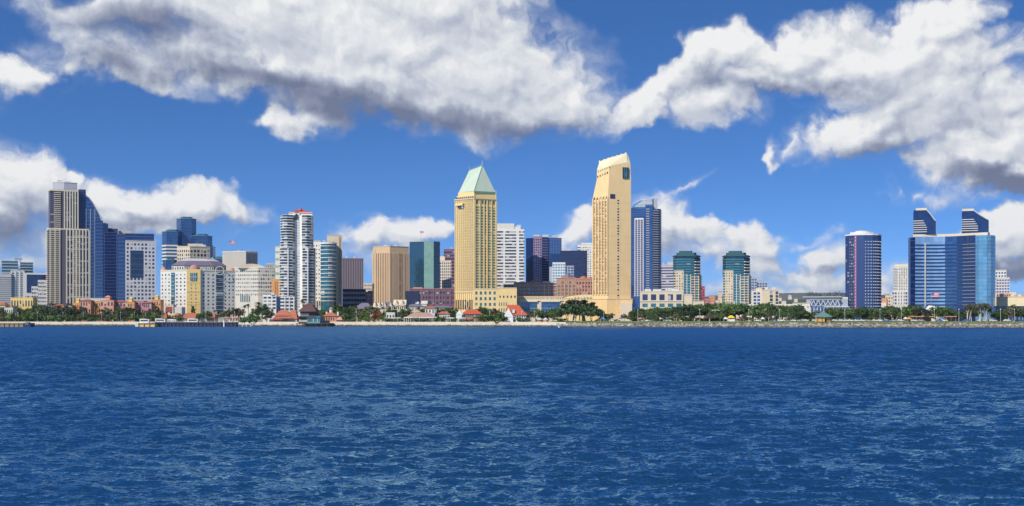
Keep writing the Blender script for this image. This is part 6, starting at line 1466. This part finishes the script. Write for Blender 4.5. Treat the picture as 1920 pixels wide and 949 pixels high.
for where, lst in lb.items():
    for i, px in enumerate(lst):
        r = small('street_lamp', f"pale lamp post {where}" if len(lst) == 1 else f"{ORD[i]} pale lamp post from the left {where}", 'lamp post', px, shore_at(px)+12.5, 'lamp posts along the waterfront')
        for nm, me in (('pole', lp), ('lamp_head', lh)): o = bpy.data.objects.new(nm, me); o.parent = r; col.objects.link(o)
def flag(px, Y, zb, H, label, fs=3.0, mats=('redp','white','blueboat')):
    r = small('flagpole', label, 'flag', px, Y, z=zb); m = MB(); m.cyl(0,0,-.3,H,.12,.08,6); m.build('pole', M['steel'], r)
    m = MB(); nx, nz = 8, 7
    for i in range(nx):
        for j in range(nz):
            x0, x1 = i/nx, (i+1)/nx; f = lambda u: math.sin(u*7)*.25*u; z0, z1 = H-.2-fs*.6*(j+1)/nz, H-.2-fs*.6*j/nz
            mi = 2 if (i < 3 and j < 4) else (0 if j % 2 == 0 else 1)
            m.add([(x0*fs+.1, f(x0), z0),(x1*fs+.1, f(x1), z0),(x1*fs+.1, f(x1), z1),(x0*fs+.1, f(x0), z1)], [(0,1,2,3)], mi)
    m.build('flag', [M[k] for k in mats], r)
flag(430, 1428, Z(471,1420), 13.5, 'striped flag on a tall pole on the windowless beige box', 6.5)
flag(788, 1378, Z(452,1360), 13, 'small striped flag flying above the teal glass tower', 4)
flag(1746, shore_at(1746)+60, GROUND, 20, 'striped red and white flag before the mirror glass hotel', 5.5)
flag(779, 975, GROUND+8, 9, 'pale flag on a pole before the violet mall', 3, ('white','white','blueboat'))
# people on the promenade
M['skin'] = wall_mat('skin', (.45,.27,.18), var=.02, streak=0)
def person(px, d, top, legs, label, ang=0.0, stride=.22):
    Y = shore_at(px)+d; 
    V = [(0,0,.92),(0,0,1.18),(0,0,1.42),(0,0,1.54),(0,.01,1.68),(.2,0,1.40),(.27,stride*.5,1.12),(.27,stride,.88),(-.2,0,1.40),(-.27,-stride*.4,1.12),(-.27,-stride*.8,.88),(.1,0,.86),(.11,-stride*.6,.48),(.11,-stride,.05),(.11,-stride+.15,.03),(-.1,0,.86),(-.11,stride*.7,.48),(-.11,stride,.05),(-.11,stride+.15,.03)]
    E = [(0,1),(1,2),(2,3),(3,4),(2,5),(5,6),(6,7),(2,8),(8,9),(9,10),(0,11),(11,12),(12,13),(13,14),(0,15),(15,16),(16,17),(17,18)]
    Rd = [.15,.14,.16,.06,.11,.075,.05,.04,.075,.05,.04,.10,.07,.05,.05,.10,.07,.05,.05]
    me = bpy.data.meshes.new('person'); me.from_pydata(V, E, []); o = bpy.data.objects.new('person', me); col.objects.link(o)
    sk = o.modifiers.new('skin', 'SKIN'); 
    if not me.skin_vertices: 
        bpy.context.view_layer.objects.active = o
    for i, r_ in enumerate(Rd): me.skin_vertices[0].data[i].radius = (r_, r_*.8)
    me.skin_vertices[0].data[0].use_root = True
    o.modifiers.new('sub', 'SUBSURF').render_levels = 1; o.modifiers['sub'].levels = 1
    mt, t, b_ = new_mat('clothing and skin'); tc_ = N(t, 'ShaderNodeTexCoord'); s_ = N(t, 'ShaderNodeSeparateXYZ'); t.links.new(tc_.outputs['Object'], s_.inputs[0])
    c1 = MIXC(t, MA(t, 'GREATER_THAN', s_.outputs[2], .93), legs, top); c2 = MIXC(t, MA(t, 'GREATER_THAN', s_.outputs[2], 1.5), c1, (.45,.27,.18)); c3 = MIXC(t, MA(t, 'GREATER_THAN', s_.outputs[2], 1.70), c2, (.05,.03,.02)); t.links.new(c3, b_.inputs['Base Color'])
    o.location = (X(px, Y), Y, GROUND+(.02 if px < 1062 else .4)); o.rotation_euler = (0,0,ang); me.materials.append(mt); tag(o, label, 'person', 'people on the waterfront')
for args in ((508,11,(.7,.7,.7),(.05,.06,.15),'person in white top and dark trousers walking before the cream and orange inn',1.4),(756,11,(.6,.05,.05),(.1,.1,.1),'person in a red top between the two left colonnades',-1.5),(826,11,(.75,.72,.7),(.3,.25,.2),'person in pale clothes before the gap right of the longest colonnade',1.2),(944,11,(.05,.2,.5),(.1,.1,.1),'person in a blue top left of the steep red roof',1.6),(1034,11,(.6,.3,.3),(.1,.1,.15),'person in a pinkish top right of the pale pink gazebos',-1.3),(1181,12,(.7,.7,.65),(.05,.06,.15),'person in white on the grass below the sand coloured hotel tower',1.5),(1414,12,(.55,.1,.1),(.08,.08,.1),'person in dark red on the grass before the right teal tower',1.2),(1582,12,(.7,.7,.7),(.1,.1,.1),'person in white by the rocks before the navy tower',-1.4)): person(*args)
for b in ROOTS: b.finish()
